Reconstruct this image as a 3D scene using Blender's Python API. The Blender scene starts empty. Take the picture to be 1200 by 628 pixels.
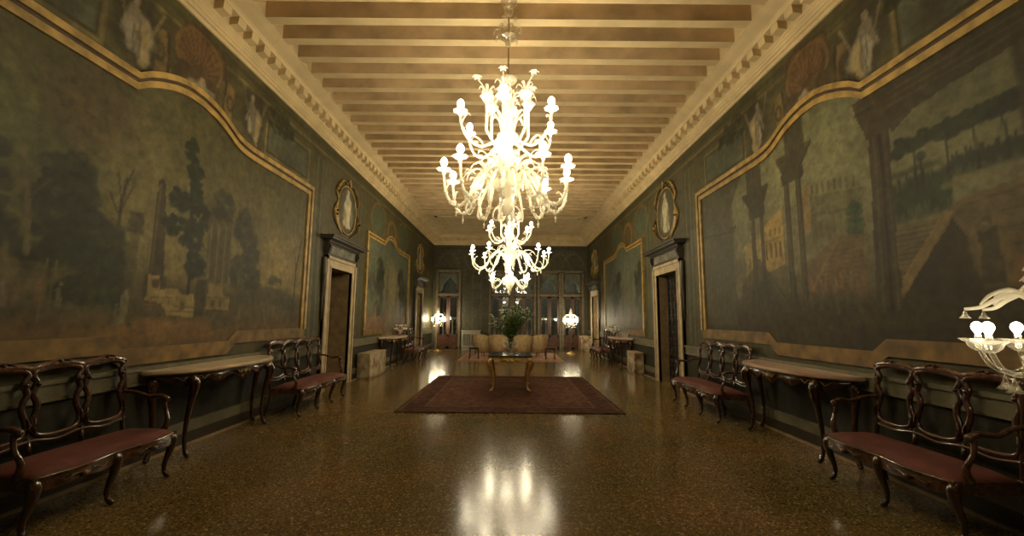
import bpy, math, random
import numpy as np
from mathutils import Vector, Matrix
PI = math.pi
C = bpy.context.scene.collection
rnd = random.Random(7)

# ------------------------------------------------------------------ place
XL, XR = -3.82, 3.67          # side walls
XC = (XL + XR) / 2
YB, YF = -2.5, 20.7           # back and far wall
ZB = 5.5                      # underside of the ceiling beams
CZ = 5.07                     # foot of the cornice

# ------------------------------------------------------------------ materials
def lin(c):
    return tuple(((x/255)/12.92 if x/255 <= .04045 else ((x/255+.055)/1.055)**2.4) for x in c)

def mat(name, col, rough=.5, metal=0.0, var=0.0, scale=8.0, col2=None, bump=0.0, bscale=40.0, coat=0.0, spec=.5):
    m = bpy.data.materials.new(name); m.use_nodes = True
    nt = m.node_tree; b = nt.nodes['Principled BSDF']
    b.inputs['Roughness'].default_value = rough
    b.inputs['Metallic'].default_value = metal
    b.inputs['Specular IOR Level'].default_value = spec
    b.inputs['Coat Weight'].default_value = coat
    b.inputs['Coat Roughness'].default_value = .12
    b.inputs['Base Color'].default_value = (*col, 1)
    if var or col2:
        tc = nt.nodes.new('ShaderNodeTexCoord')
        n = nt.nodes.new('ShaderNodeTexNoise'); n.inputs['Scale'].default_value = scale; n.inputs['Detail'].default_value = 6
        nt.links.new(tc.outputs['Object'], n.inputs['Vector'])
        r = nt.nodes.new('ShaderNodeValToRGB')
        c2 = col2 or tuple(min(1, x*(1+var)) for x in col)
        c1 = col if col2 else tuple(x*(1-var) for x in col)
        r.color_ramp.elements[0].color = (*c1, 1); r.color_ramp.elements[0].position = .35
        r.color_ramp.elements[1].color = (*c2, 1); r.color_ramp.elements[1].position = .65
        nt.links.new(n.outputs['Fac'], r.inputs['Fac']); nt.links.new(r.outputs['Color'], b.inputs['Base Color'])
    if bump:
        tc = nt.nodes.new('ShaderNodeTexCoord')
        n = nt.nodes.new('ShaderNodeTexNoise'); n.inputs['Scale'].default_value = bscale; n.inputs['Detail'].default_value = 4
        nt.links.new(tc.outputs['Object'], n.inputs['Vector'])
        bp = nt.nodes.new('ShaderNodeBump'); bp.inputs['Strength'].default_value = bump; bp.inputs['Distance'].default_value = .02
        nt.links.new(n.outputs['Fac'], bp.inputs['Height']); nt.links.new(bp.outputs['Normal'], b.inputs['Normal'])
    return m

def paint_mat(name, rough=.6):
    """Fresco: the painter's colours kept on the mesh, broken up by craquelure and canvas grain."""
    m = bpy.data.materials.new(name); m.use_nodes = True
    nt = m.node_tree; b = nt.nodes['Principled BSDF']; b.inputs['Roughness'].default_value = rough
    b.inputs['Specular IOR Level'].default_value = .3
    a = nt.nodes.new('ShaderNodeAttribute'); a.attribute_name = 'paint'
    tc = nt.nodes.new('ShaderNodeTexCoord')
    n = nt.nodes.new('ShaderNodeTexNoise'); n.inputs['Scale'].default_value = 9; n.inputs['Detail'].default_value = 10; n.inputs['Roughness'].default_value = .7
    nt.links.new(tc.outputs['Object'], n.inputs['Vector'])
    r = nt.nodes.new('ShaderNodeMapRange'); r.inputs['From Min'].default_value = .3; r.inputs['From Max'].default_value = .7
    r.inputs['To Min'].default_value = .62; r.inputs['To Max'].default_value = 1.32
    nt.links.new(n.outputs['Fac'], r.inputs['Value'])
    mx = nt.nodes.new('ShaderNodeVectorMath'); mx.operation = 'SCALE'
    nt.links.new(a.outputs['Color'], mx.inputs[0]); nt.links.new(r.outputs['Result'], mx.inputs['Scale'])
    nt.links.new(mx.outputs['Vector'], b.inputs['Base Color'])
    bp = nt.nodes.new('ShaderNodeBump'); bp.inputs['Strength'].default_value = .12; bp.inputs['Distance'].default_value = .01
    nt.links.new(n.outputs['Fac'], bp.inputs['Height']); nt.links.new(bp.outputs['Normal'], b.inputs['Normal'])
    return m

def emit(name, col, s):
    m = bpy.data.materials.new(name); m.use_nodes = True
    nt = m.node_tree; nt.nodes.clear()
    o = nt.nodes.new('ShaderNodeOutputMaterial'); e = nt.nodes.new('ShaderNodeEmission')
    e.inputs['Color'].default_value = (*col, 1); e.inputs['Strength'].default_value = s
    nt.links.new(e.outputs[0], o.inputs['Surface']); return m

def milk_glass(name, col, clear=.25):
    m = bpy.data.materials.new(name); m.use_nodes = True
    nt = m.node_tree; b = nt.nodes['Principled BSDF']; o = nt.nodes['Material Output']
    b.inputs['Base Color'].default_value = (*col, 1); b.inputs['Roughness'].default_value = .12; b.inputs['Specular IOR Level'].default_value = .8
    t = nt.nodes.new('ShaderNodeBsdfTranslucent'); t.inputs['Color'].default_value = (*col, 1)
    p = nt.nodes.new('ShaderNodeBsdfTransparent')
    m1 = nt.nodes.new('ShaderNodeMixShader'); m1.inputs[0].default_value = .45
    m2 = nt.nodes.new('ShaderNodeMixShader'); m2.inputs[0].default_value = clear
    nt.links.new(b.outputs[0], m1.inputs[1]); nt.links.new(t.outputs[0], m1.inputs[2])
    nt.links.new(m1.outputs[0], m2.inputs[1]); nt.links.new(p.outputs[0], m2.inputs[2])
    nt.links.new(m2.outputs[0], o.inputs['Surface']); return m

def clear_glass(name, col):
    """thin blown glass: see-through face on, bright and glossy towards its rims"""
    m = bpy.data.materials.new(name); m.use_nodes = True
    nt = m.node_tree; nt.nodes.clear(); N, K = nt.nodes.new, nt.links.new
    o = N('ShaderNodeOutputMaterial'); g = N('ShaderNodeBsdfGlossy'); g.inputs['Roughness'].default_value = .08
    t = N('ShaderNodeBsdfTranslucent'); t.inputs['Color'].default_value = (*col, 1); g.inputs['Color'].default_value = (*col, 1)
    p = N('ShaderNodeBsdfTransparent'); lw = N('ShaderNodeLayerWeight'); lw.inputs['Blend'].default_value = .35
    a = N('ShaderNodeMixShader'); a.inputs[0].default_value = .45; x = N('ShaderNodeMixShader')
    r = N('ShaderNodeMapRange'); r.inputs['To Min'].default_value = .10; r.inputs['To Max'].default_value = .95
    K(lw.outputs['Facing'], r.inputs['Value']); K(r.outputs[0], x.inputs[0])
    K(g.outputs[0], a.inputs[1]); K(t.outputs[0], a.inputs[2]); K(p.outputs[0], x.inputs[1]); K(a.outputs[0], x.inputs[2]); K(x.outputs[0], o.inputs['Surface'])
    return m

def pane_glass(name, tint=(.9, .95, .93)):
    m = bpy.data.materials.new(name); m.use_nodes = True
    nt = m.node_tree; nt.nodes.clear()
    o = nt.nodes.new('ShaderNodeOutputMaterial')
    g = nt.nodes.new('ShaderNodeBsdfGlossy'); g.inputs['Roughness'].default_value = .03
    p = nt.nodes.new('ShaderNodeBsdfTransparent'); p.inputs['Color'].default_value = (*tint, 1)
    f = nt.nodes.new('ShaderNodeFresnel'); f.inputs['IOR'].default_value = 1.7
    x = nt.nodes.new('ShaderNodeMixShader')
    nt.links.new(f.outputs[0], x.inputs[0]); nt.links.new(p.outputs[0], x.inputs[1]); nt.links.new(g.outputs[0], x.inputs[2])
    nt.links.new(x.outputs[0], o.inputs['Surface']); return m

def terrazzo():
    m = bpy.data.materials.new('terrazzo'); m.use_nodes = True
    nt = m.node_tree; b = nt.nodes['Principled BSDF']
    tc = nt.nodes.new('ShaderNodeTexCoord')
    v = nt.nodes.new('ShaderNodeTexVoronoi'); v.inputs['Scale'].default_value = 75
    nt.links.new(tc.outputs['Object'], v.inputs['Vector'])
    sp = nt.nodes.new('ShaderNodeSeparateColor'); nt.links.new(v.outputs['Color'], sp.inputs[0])
    r = nt.nodes.new('ShaderNodeValToRGB'); r.color_ramp.interpolation = 'CONSTANT'
    els = [(0, FLOOR[0]), (.30, FLOOR[1]), (.55, FLOOR[2]), (.74, FLOOR[3]), (.88, FLOOR[4]), (.95, FLOOR[5])]
    cr = r.color_ramp
    cr.elements[0].color = (*els[0][1], 1); cr.elements[1].position = els[1][0]; cr.elements[1].color = (*els[1][1], 1)
    for p, c in els[2:]:
        e = cr.elements.new(p); e.color = (*c, 1)
    nt.links.new(sp.outputs[0], r.inputs['Fac'])
    n = nt.nodes.new('ShaderNodeTexNoise'); n.inputs['Scale'].default_value = .9; n.inputs['Detail'].default_value = 5
    nt.links.new(tc.outputs['Object'], n.inputs['Vector'])
    r2 = nt.nodes.new('ShaderNodeValToRGB')
    r2.color_ramp.elements[0].position = .38; r2.color_ramp.elements[0].color = (.80, .82, .70, 1)
    r2.color_ramp.elements[1].position = .64; r2.color_ramp.elements[1].color = (1.15, .95, .80, 1)
    nt.links.new(n.outputs['Fac'], r2.inputs['Fac'])
    mx = nt.nodes.new('ShaderNodeMix'); mx.data_type = 'RGBA'; mx.blend_type = 'MULTIPLY'; mx.inputs[0].default_value = 1
    nt.links.new(r.outputs['Color'], mx.inputs[6]); nt.links.new(r2.outputs['Color'], mx.inputs[7])
    nt.links.new(mx.outputs[2], b.inputs['Base Color'])
    b.inputs['Roughness'].default_value = .17; b.inputs['Specular IOR Level'].default_value = .22
    n2 = nt.nodes.new('ShaderNodeTexNoise'); n2.inputs['Scale'].default_value = 1.6; n2.inputs['Detail'].default_value = 3
    nt.links.new(tc.outputs['Object'], n2.inputs['Vector'])
    bp = nt.nodes.new('ShaderNodeBump'); bp.inputs['Strength'].default_value = .06; bp.inputs['Distance'].default_value = .03
    nt.links.new(n2.outputs['Fac'], bp.inputs['Height']); nt.links.new(bp.outputs['Normal'], b.inputs['Normal'])
    return m

def rug_mat(name, field, border, line, hx, hy, scale):
    """Carpet: figured field, guard lines and a wide border, all by distance from the carpet's edge."""
    m = bpy.data.materials.new(name); m.use_nodes = True
    nt = m.node_tree; b = nt.nodes['Principled BSDF']; b.inputs['Roughness'].default_value = .95; b.inputs['Specular IOR Level'].default_value = .1
    N, K = nt.nodes.new, nt.links.new
    tc = N('ShaderNodeTexCoord'); s = N('ShaderNodeSeparateXYZ'); K(tc.outputs['Object'], s.inputs[0])
    def mth(op, a, bb=None):
        q = N('ShaderNodeMath'); q.operation = op
        for i, t in enumerate((a, bb)):
            if t is None: continue
            if isinstance(t, (int, float)): q.inputs[i].default_value = t
            else: K(t, q.inputs[i])
        return q.outputs[0]
    dx = mth('SUBTRACT', hx, mth('ABSOLUTE', s.outputs[0])); dy = mth('SUBTRACT', hy, mth('ABSOLUTE', s.outputs[1]))
    d = mth('MINIMUM', dx, dy)
    r = N('ShaderNodeValToRGB'); r.color_ramp.interpolation = 'CONSTANT'; cr = r.color_ramp
    st = [(0, border), (.06, line), (.085, border), (.40, line), (.44, field), (.62, line), (.64, field)]
    cr.elements[0].color = (*st[0][1], 1); cr.elements[1].position = st[1][0]; cr.elements[1].color = (*st[1][1], 1)
    for p, c in st[2:]:
        e = cr.elements.new(p); e.color = (*c, 1)
    K(d, r.inputs['Fac'])
    w = N('ShaderNodeTexVoronoi'); w.inputs['Scale'].default_value = scale; K(tc.outputs['Object'], w.inputs['Vector'])
    n = N('ShaderNodeTexNoise'); n.inputs['Scale'].default_value = 2.2; n.inputs['Detail'].default_value = 8; K(tc.outputs['Object'], n.inputs['Vector'])
    f = mth('ADD', mth('MULTIPLY', w.outputs['Distance'], 1.0), mth('MULTIPLY', n.outputs['Fac'], 1.1))
    mx = N('ShaderNodeVectorMath'); mx.operation = 'SCALE'; K(r.outputs['Color'], mx.inputs[0]); K(f, mx.inputs['Scale'])
    K(mx.outputs[0], b.inputs['Base Color']); return m

FLOOR = [(.140, .104, .042), (.190, .142, .060), (.090, .064, .026), (.26, .20, .090), (.155, .088, .042), (.42, .33, .17)]
WARM = (1.0, .85, .56)
BULB = 112.0
M = {}
M['wood'] = mat('dark_walnut', (.042, .014, .007), .25, var=.5, scale=14, coat=1.0)
M['wood_hi'] = mat('carved_walnut', (.075, .030, .012), .2, var=.4, scale=20, coat=1.0)
M['red'] = mat('red_velvet', (.125, .036, .026), .85, var=.22, scale=6, bump=.1, bscale=120)
M['marble_top'] = mat('cream_marble', (.52, .40, .27), .3, col2=(.66, .54, .38), scale=3.5)
M['pink_top'] = mat('pink_marble', (.46, .30, .22), .3, col2=(.58, .44, .33), scale=3.5)
M['marble_box'] = mat('veined_marble', (.16, .085, .04), .4, col2=(.56, .48, .33), scale=5.0)
M['gold'] = mat('gilt', (.75, .52, .17), .34, metal=.75, var=.3, scale=20)
M['gold_paint'] = mat('gilt_moulding', (.33, .215, .060), .5, var=.35, scale=7)
M['groove'] = mat('brown_groove', (.055, .030, .012), .6, var=.3, scale=8)
M['ochre'] = mat('ochre_marbling', (.150, .085, .019), .55, var=.42, scale=5)
M['cream'] = mat('cream_limewash', (.58, .455, .255), .7, var=.10, scale=3)
M['beam_side'] = mat('tan_painted_beam', (.56, .41, .235), .75, var=.22, scale=2.2)
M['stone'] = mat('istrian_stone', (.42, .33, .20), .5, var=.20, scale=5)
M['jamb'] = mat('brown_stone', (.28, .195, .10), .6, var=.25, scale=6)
M['slate'] = mat('dark_stone', (.05, .042, .033), .4, var=.35, scale=7)
M['frieze'] = mat('grey_green_marble', (.16, .15, .11), .45, var=.45, scale=6)
M['dark_door'] = mat('dark_door', (.010, .008, .006), .45, var=.4, scale=6)
M['skirt'] = mat('dark_skirting', (.028, .020, .013), .4, var=.3, scale=6)
M['rail'] = mat('grey_green_rail', (.125, .112, .064), .5, var=.2, scale=6)
M['fresco'] = paint_mat('fresco_paint')
M['floor'] = terrazzo()
M['bulb'] = emit('lit_bulb', WARM, BULB)
M['lamp_bulb'] = emit('lit_lamp_bulb', WARM, 13.0)
M['far_bulb'] = emit('lit_corner_bulb', WARM, 105.0)
M['glass'] = milk_glass('milk_glass', (.97, .93, .82), .28)
M['clear'] = clear_glass('clear_murano_glass', (.92, .88, .76))
M['brass'] = mat('aged_brass', (.35, .24, .09), .35, metal=.9)
M['pane'] = pane_glass('window_glass')
M['winwood'] = mat('red_brown_window_wood', (.085, .034, .016), .4, var=.3, scale=8)
M['winstone'] = mat('grey_window_stone', (.14, .115, .065), .6, var=.25, scale=6)
M['white_stone'] = mat('pale_balcony_stone', (.45, .42, .34), .7, var=.15, scale=5)
M['night'] = mat('night_masonry', (.02, .02, .018), .9, var=.3, scale=3)
M['beige'] = mat('beige_upholstery', (.50, .37, .20), .9, var=.15, scale=9, bump=.1, bscale=90)
M['leaf'] = mat('green_leaf', (.15, .24, .03), .5, var=.4, scale=9)
M['stem'] = mat('green_stem', (.05, .07, .02), .6)
M['petal'] = mat('white_petal', (.75, .72, .6), .6)
M['smoke'] = mat('dark_glass_top', (.02, .022, .018), .06, spec=.8)
M['redglass'] = mat('red_glass', (.14, .02, .014), .15)
M['white_metal'] = mat('white_enamel', (.34, .32, .25), .5, var=.1)
M['rug'] = rug_mat('maroon_carpet', (.100, .047, .032), (.072, .034, .023), (.125, .07, .045), 1.85, 2.15, 9)
M['rug2'] = rug_mat('pink_carpet', (.42, .27, .19), (.36, .19, .13), (.5, .38, .26), 1.9, 1.85, 8)

# ------------------------------------------------------------------ mesh builder
def spl(pts, k=6, closed=False):
    """Catmull-Rom through the points."""
    P = [Vector(p) for p in pts]; n = len(P); out = []
    for i in range(n if closed else n-1):
        if closed: a, b, c, d = P[i-1], P[i], P[(i+1) % n], P[(i+2) % n]
        else: a, b, c, d = P[max(i-1, 0)], P[i], P[i+1], P[min(i+2, n-1)]
        for j in range(k):
            t = j/k
            out.append(.5*((2*b)+(c-a)*t+(2*a-5*b+4*c-d)*t*t+(3*b-a-3*c+d)*t**3))
    if not closed: out.append(P[-1])
    return out

def lerps(vals, n):
    m = len(vals)-1
    return [vals[min(int(i/(n-1)*m), m-1)]*(1-(i/(n-1)*m-min(int(i/(n-1)*m), m-1)))+vals[min(int(i/(n-1)*m), m-1)+1]*(i/(n-1)*m-min(int(i/(n-1)*m), m-1)) for i in range(n)]

class MB:
    def __init__(s): s.v, s.f, s.m, s.s = [], [], [], []
    def add(s, vs, fs, mi=0, sm=False):
        o = len(s.v); s.v += [tuple(v) for v in vs]
        for f in fs: s.f.append([o+i for i in f]); s.m.append(mi); s.s.append(sm)
    def box(s, x0, x1, y0, y1, z0, z1, mi=0):
        x0, x1 = min(x0, x1), max(x0, x1); y0, y1 = min(y0, y1), max(y0, y1)
        s.add([(x0,y0,z0),(x1,y0,z0),(x1,y1,z0),(x0,y1,z0),(x0,y0,z1),(x1,y0,z1),(x1,y1,z1),(x0,y1,z1)],
              [(3,2,1,0),(4,5,6,7),(0,1,5,4),(1,2,6,5),(2,3,7,6),(3,0,4,7)], mi)
        return s
    def bbox(s, x0, x1, y0, y1, z0, z1, b=.01, mi=0):
        """box with chamfered edges"""
        x0, x1 = min(x0, x1), max(x0, x1); y0, y1 = min(y0, y1), max(y0, y1)
        L = []
        for z, i in ((z0, b), (z0+b, 0), (z1-b, 0), (z1, b)):
            L.append([(x0+i+(b if i == 0 else 0)*1, y0+i, z), (x1-i-(b if i == 0 else 0), y0+i, z), (x1-i, y0+i+(b if i == 0 else 0), z), (x1-i, y1-i-(b if i == 0 else 0), z),
                      (x1-i-(b if i == 0 else 0), y1-i, z), (x0+i+(b if i == 0 else 0), y1-i, z), (x0+i, y1-i-(b if i == 0 else 0), z), (x0+i, y0+i+(b if i == 0 else 0), z)])
        vs = [p for l in L for p in l]; fs = [list(range(7, -1, -1)), list(range(24, 32))]
        for k in range(3):
            for j in range(8): fs.append((k*8+j, k*8+(j+1) % 8, (k+1)*8+(j+1) % 8, (k+1)*8+j))
        s.add(vs, fs, mi); return s
    def tube(s, pts, r, n=7, closed=False, mi=0, flat=1.0, cap=True):
        P = [Vector(p) for p in pts]; m = len(P)
        if isinstance(r, (int, float)): R = [r]*m
        else: R = r if len(r) == m else lerps(list(r), m)
        T = []
        for i in range(m):
            a = P[i-1] if (i or closed) else P[0]; b = P[(i+1) % m] if (i < m-1 or closed) else P[-1]
            t = (b-a); T.append(t.normalized() if t.length > 1e-9 else Vector((0,0,1)))
        up = Vector((0,0,1)) if abs(T[0].z) < .9 else Vector((0,1,0))
        N = (up-T[0]*up.dot(T[0])).normalized(); vs = []
        for i in range(m):
            N = (N-T[i]*N.dot(T[i])); N = N.normalized() if N.length > 1e-6 else Vector((1,0,0))
            B = T[i].cross(N)
            for j in range(n):
                a = 2*PI*j/n; vs.append(P[i]+(N*math.cos(a)*flat+B*math.sin(a))*R[i])
        fs = []
        for i in range(m if closed else m-1):
            i2 = (i+1) % m
            for j in range(n): fs.append((i*n+j, i*n+(j+1) % n, i2*n+(j+1) % n, i2*n+j))
        if not closed and cap: fs += [tuple(range(n-1, -1, -1)), tuple((m-1)*n+j for j in range(n))]
        s.add(vs, fs, mi, True); return s
    def lathe(s, prof, n=12, c=(0,0,0), mi=0, wave=0, lobes=0):
        vs = []; m = len(prof)
        for (r, z) in prof:
            for j in range(n):
                a = 2*PI*j/n; rr = r*(1+(wave*math.cos(lobes*a) if lobes else 0))
                vs.append((c[0]+rr*math.cos(a), c[1]+rr*math.sin(a), c[2]+z))
        fs = []
        for i in range(m-1):
            for j in range(n): fs.append((i*n+j, i*n+(j+1) % n, (i+1)*n+(j+1) % n, (i+1)*n+j))
        if prof[0][0] > 1e-5: fs.append(tuple(range(n-1, -1, -1)))
        if prof[-1][0] > 1e-5: fs.append(tuple((m-1)*n+j for j in range(n)))
        s.add(vs, fs, mi, True); return s
    def ball(s, c, r, n=8, k=6, sz=1.0, mi=0):
        return s.lathe([(max(r*math.sin(PI*i/k), 1e-6), -r*sz*math.cos(PI*i/k)) for i in range(k+1)], n, c, mi)
    def prism(s, poly, fn, t0, t1, mi=0, sm=False):
        """poly: list of 2D points; fn(a, b, t) -> 3D"""
        n = len(poly)
        vs = [fn(a, b, t0) for a, b in poly]+[fn(a, b, t1) for a, b in poly]
        fs = [tuple(range(n-1, -1, -1)), tuple(range(n, 2*n))]+[(i, (i+1) % n, n+(i+1) % n, n+i) for i in range(n)]
        s.add(vs, fs, mi, sm); return s
    def leaf(s, pts, w, mi=0, th=.004, cup=.3):
        """curved leaf along a path, w = widths; two-sided solid"""
        P = [Vector(p) for p in pts]; m = len(P); W = lerps(list(w), m) if len(w) != m else w
        vs = []
        for i in range(m):
            t = (P[min(i+1, m-1)]-P[max(i-1, 0)]); t = t.normalized() if t.length > 1e-9 else Vector((0,0,1))
            h = Vector((-t.y, t.x, 0)); 
            if h.length < 1e-3: h = Vector((1, 0, 0))
            if i and h.dot(Vector(hp)) < 0: h = -h
            h.normalize(); hp = h
            nn = t.cross(h).normalized()
            vs += [P[i]-h*W[i]+nn*W[i]*cup, P[i]+nn*th, P[i]+h*W[i]+nn*W[i]*cup, P[i]-nn*th]
        fs = []
        for i in range(m-1):
            a, b = i*4, i*4+4
            for j in range(4): fs.append((a+j, a+(j+1) % 4, b+(j+1) % 4, b+j))
        fs += [(3,2,1,0), ((m-1)*4, (m-1)*4+1, (m-1)*4+2, (m-1)*4+3)]
        s.add(vs, fs, mi, True); return s
    def xf(s, mtx):
        s.v = [tuple(mtx @ Vector(v)) for v in s.v]; return s
    def mesh(s, name, ms):
        me = bpy.data.meshes.new(name); me.from_pydata(s.v, [], s.f)
        for m in (ms if isinstance(ms, (list, tuple)) else [ms]): me.materials.append(m)
        me.polygons.foreach_set('material_index', s.m); me.polygons.foreach_set('use_smooth', s.s)
        me.update(); return me
    def build(s, name, ms, parent=None, label=None):
        o = bpy.data.objects.new(name, s.mesh(name, ms)); C.objects.link(o)
        if parent: o.parent = parent
        if label: o['label'] = label
        return o

def tag(o, label, cat, group=None):
    o['label'] = label; o['category'] = cat
    if group: o['group'] = group
    return o
def thing(name, label, cat, loc=(0,0,0), rz=0, group=None):
    o = bpy.data.objects.new(name, None); C.objects.link(o); o.location = loc; o.rotation_euler = (0, 0, rz)
    return tag(o, label, cat, group)
def struct(name, mb, ms, parent=None):
    o = mb.build(name, ms, parent)
    if not parent: o['kind'] = 'structure'
    return o
def dup(root, loc, rz, label, group=None):
    r = root.copy(); C.objects.link(r); r.location = loc; r.rotation_euler = (0, 0, rz); r['label'] = label
    if group: r['group'] = group
    for ch in list(root.children):
        c = ch.copy(); C.objects.link(c); c.parent = r
        for g in list(ch.children):
            d = g.copy(); C.objects.link(d); d.parent = c
    return r

# ------------------------------------------------------------------ the painter (frescoes kept as colours on fine grids)
def vnoise(Y, Z, sc, seed):
    R = np.random.RandomState(seed); G = R.rand(64, 64)
    y, z = Y*sc+17.3, Z*sc+5.7
    iy, iz = np.floor(y).astype(int), np.floor(z).astype(int); fy, fz = y-iy, z-iz
    fy = fy*fy*(3-2*fy); fz = fz*fz*(3-2*fz)
    g = lambda a, b: G[a % 64, b % 64]
    return (g(iy, iz)*(1-fy)+g(iy+1, iz)*fy)*(1-fz)+(g(iy, iz+1)*(1-fy)+g(iy+1, iz+1)*fy)*fz
def fbm(Y, Z, sc, seed):
    return sum(vnoise(Y, Z, sc*2**k, seed+k)*.5**k for k in range(4))/1.875

class Paint:
    def __init__(s, Y, Z, base):
        s.Y, s.Z = np.asarray(Y, float), np.asarray(Z, float)
        s.C = np.tile(np.array(base, float), (len(s.Y), 1))
        s.j1 = (fbm(s.Y, s.Z, 5, 11)-.5); s.j2 = (fbm(s.Y, s.Z, 5, 31)-.5); s.g = fbm(s.Y, s.Z, 2.2, 51)
    def put(s, a, col):
        a = np.clip(a, 0, 1)[:, None]; s.C = s.C*(1-a)+np.array(col)*a
    def grad(s, z0, z1, col, a=1.0):
        s.put(np.clip((s.Z-z0)/(z1-z0), 0, 1)*a, col)
    def mottle(s, amt, sc, seed):
        n = fbm(s.Y, s.Z, sc, seed)-.5; s.C *= np.clip(1+n*amt*2, .2, 3)[:, None]
    def rect(s, y0, y1, z0, z1, col, a=1.0, soft=.03, rough=.05):
        Y, Z = s.Y+s.j1*rough, s.Z+s.j2*rough
        d = np.minimum(np.minimum(Y-y0, y1-Y), np.minimum(Z-z0, z1-Z)); s.put(np.clip(d/soft+.5, 0, 1)*a, col)
    def blob(s, y, z, ry, rz, col, a=1.0, soft=.35, rough=.25):
        k = np.where((abs(s.Y-y) < ry*1.8+.1) & (abs(s.Z-z) < rz*1.8+.1))[0]
        if not len(k): return
        q = np.sqrt(((s.Y[k]-y)/ry+s.j1[k]*rough*4)**2+((s.Z[k]-z)/rz+s.j2[k]*rough*4)**2)
        w = np.clip((1-q)/soft+.5, 0, 1)[:, None]*a; s.C[k] = s.C[k]*(1-w)+np.array(col)*w
    def poly(s, pts, col, a=1.0, rough=.04):
        Y, Z = s.Y+s.j1*rough, s.Z+s.j2*rough; ins = np.zeros(len(Y), bool); n = len(pts)
        for i in range(n):
            (a1, b1), (a2, b2) = pts[i], pts[(i+1) % n]
            if b1 == b2: continue
            ins ^= ((b1 > Z) != (b2 > Z)) & (Y < (a2-a1)*(Z-b1)/(b2-b1)+a1)
        s.put(ins*a, col)
    def line(s, pts, w, col, a=1.0, rough=.02):
        Y, Z = s.Y+s.j1*rough, s.Z+s.j2*rough
        for (a1, b1), (a2, b2) in zip(pts, pts[1:]):
            dy, dz = a2-a1, b2-b1; t = np.clip(((Y-a1)*dy+(Z-b1)*dz)/(dy*dy+dz*dz+1e-9), 0, 1)
            d = np.hypot(Y-a1-t*dy, Z-b1-t*dz); s.put(np.clip((w-d)/(.5*w)+.5, 0, 1)*a, col)
    def ring(s, y, z, ry, rz, w, col, a=1.0):
        q = np.sqrt(((s.Y-y)/ry+s.j1*.1)**2+((s.Z-z)/rz+s.j2*.1)**2); s.put(np.clip((w-abs(q-1))/(w*.5), 0, 1)*a, col)
    def tree(s, y, z, ry, rz, col, n=40, seed=1, a=.6, r=.16):
        R = random.Random(seed)
        for i in range(n):
            t, q = R.uniform(0, 2*PI), math.sqrt(R.random()); k = R.uniform(.5, 1.2)*r; f = R.uniform(.6, 1.35)
            s.blob(y+ry*q*math.cos(t), z+rz*q*math.sin(t), k, k*.8, [c*f for c in col], a, .3, .45)
    def figure(s, y, z, h, col, a=.7):
        """small robed figure"""
        s.poly([(y-h*.17, z), (y+h*.19, z), (y+h*.12, z+h*.5), (y+h*.14, z+h*.8), (y-h*.1, z+h*.82), (y-h*.13, z+h*.5)], col, a, .06)
        s.blob(y+h*.02, z+h*.9, h*.075, h*.09, [c*1.2 for c in col], a)

def put_colour(me, col):
    at = me.color_attributes.new('paint', 'FLOAT_COLOR', 'POINT')
    d = np.ones((len(me.vertices), 4), np.float32); d[:, :3] = np.clip(col, 0, 1); at.data.foreach_set('color', d.ravel())

def grid_mesh(name, P, ny, nz, keep=None, flip=False):
    """P: (ny*nz,3) vertex array, index i*nz+j"""
    i, j = np.meshgrid(np.arange(ny-1), np.arange(nz-1), indexing='ij'); i, j = i.ravel(), j.ravel()
    if keep is not None:
        k = keep.ravel(); i, j = i[k], j[k]
    q = np.stack([i*nz+j, (i+1)*nz+j, (i+1)*nz+j+1, i*nz+j+1], 1)
    if flip: q = q[:, ::-1]
    me = bpy.data.meshes.new(name); me.vertices.add(len(P)); me.vertices.foreach_set('co', P.astype(np.float32).ravel())
    n = len(q); me.loops.add(n*4); me.polygons.add(n)
    me.loops.foreach_set('vertex_index', q.ravel().astype(np.int32))
    me.polygons.foreach_set('loop_start', (np.arange(n)*4).astype(np.int32)); me.polygons.foreach_set('loop_total', np.full(n, 4, np.int32))
    me.update(calc_edges=True); me.validate(); return me

# paint colours (albedo)
WALL = (.080, .070, .029); WALL_D = (.044, .039, .016); WALL_L = (.155, .128, .050)
SKY = (.122, .102, .036); SKY_D = (.064, .058, .023); DKG = (.016, .019, .007); DK = (.018, .015, .006)
BRN = (.074, .045, .015); OCH = (.23, .135, .038); PALE = (.32, .255, .125); GLOW = (.26, .185, .055); RST = (.080, .045, .018)

# ------------------------------------------------------------------ doors: (side, y0, y1, top of opening, hood?)
DOORS = {1: ('L', 8.82, 9.98, 2.52), 2: ('R', 9.32, 10.62, 2.58), 3: ('L', 17.0, 17.9, 2.5), 4: ('R', 18.05, 19.25, 2.5)}

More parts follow.
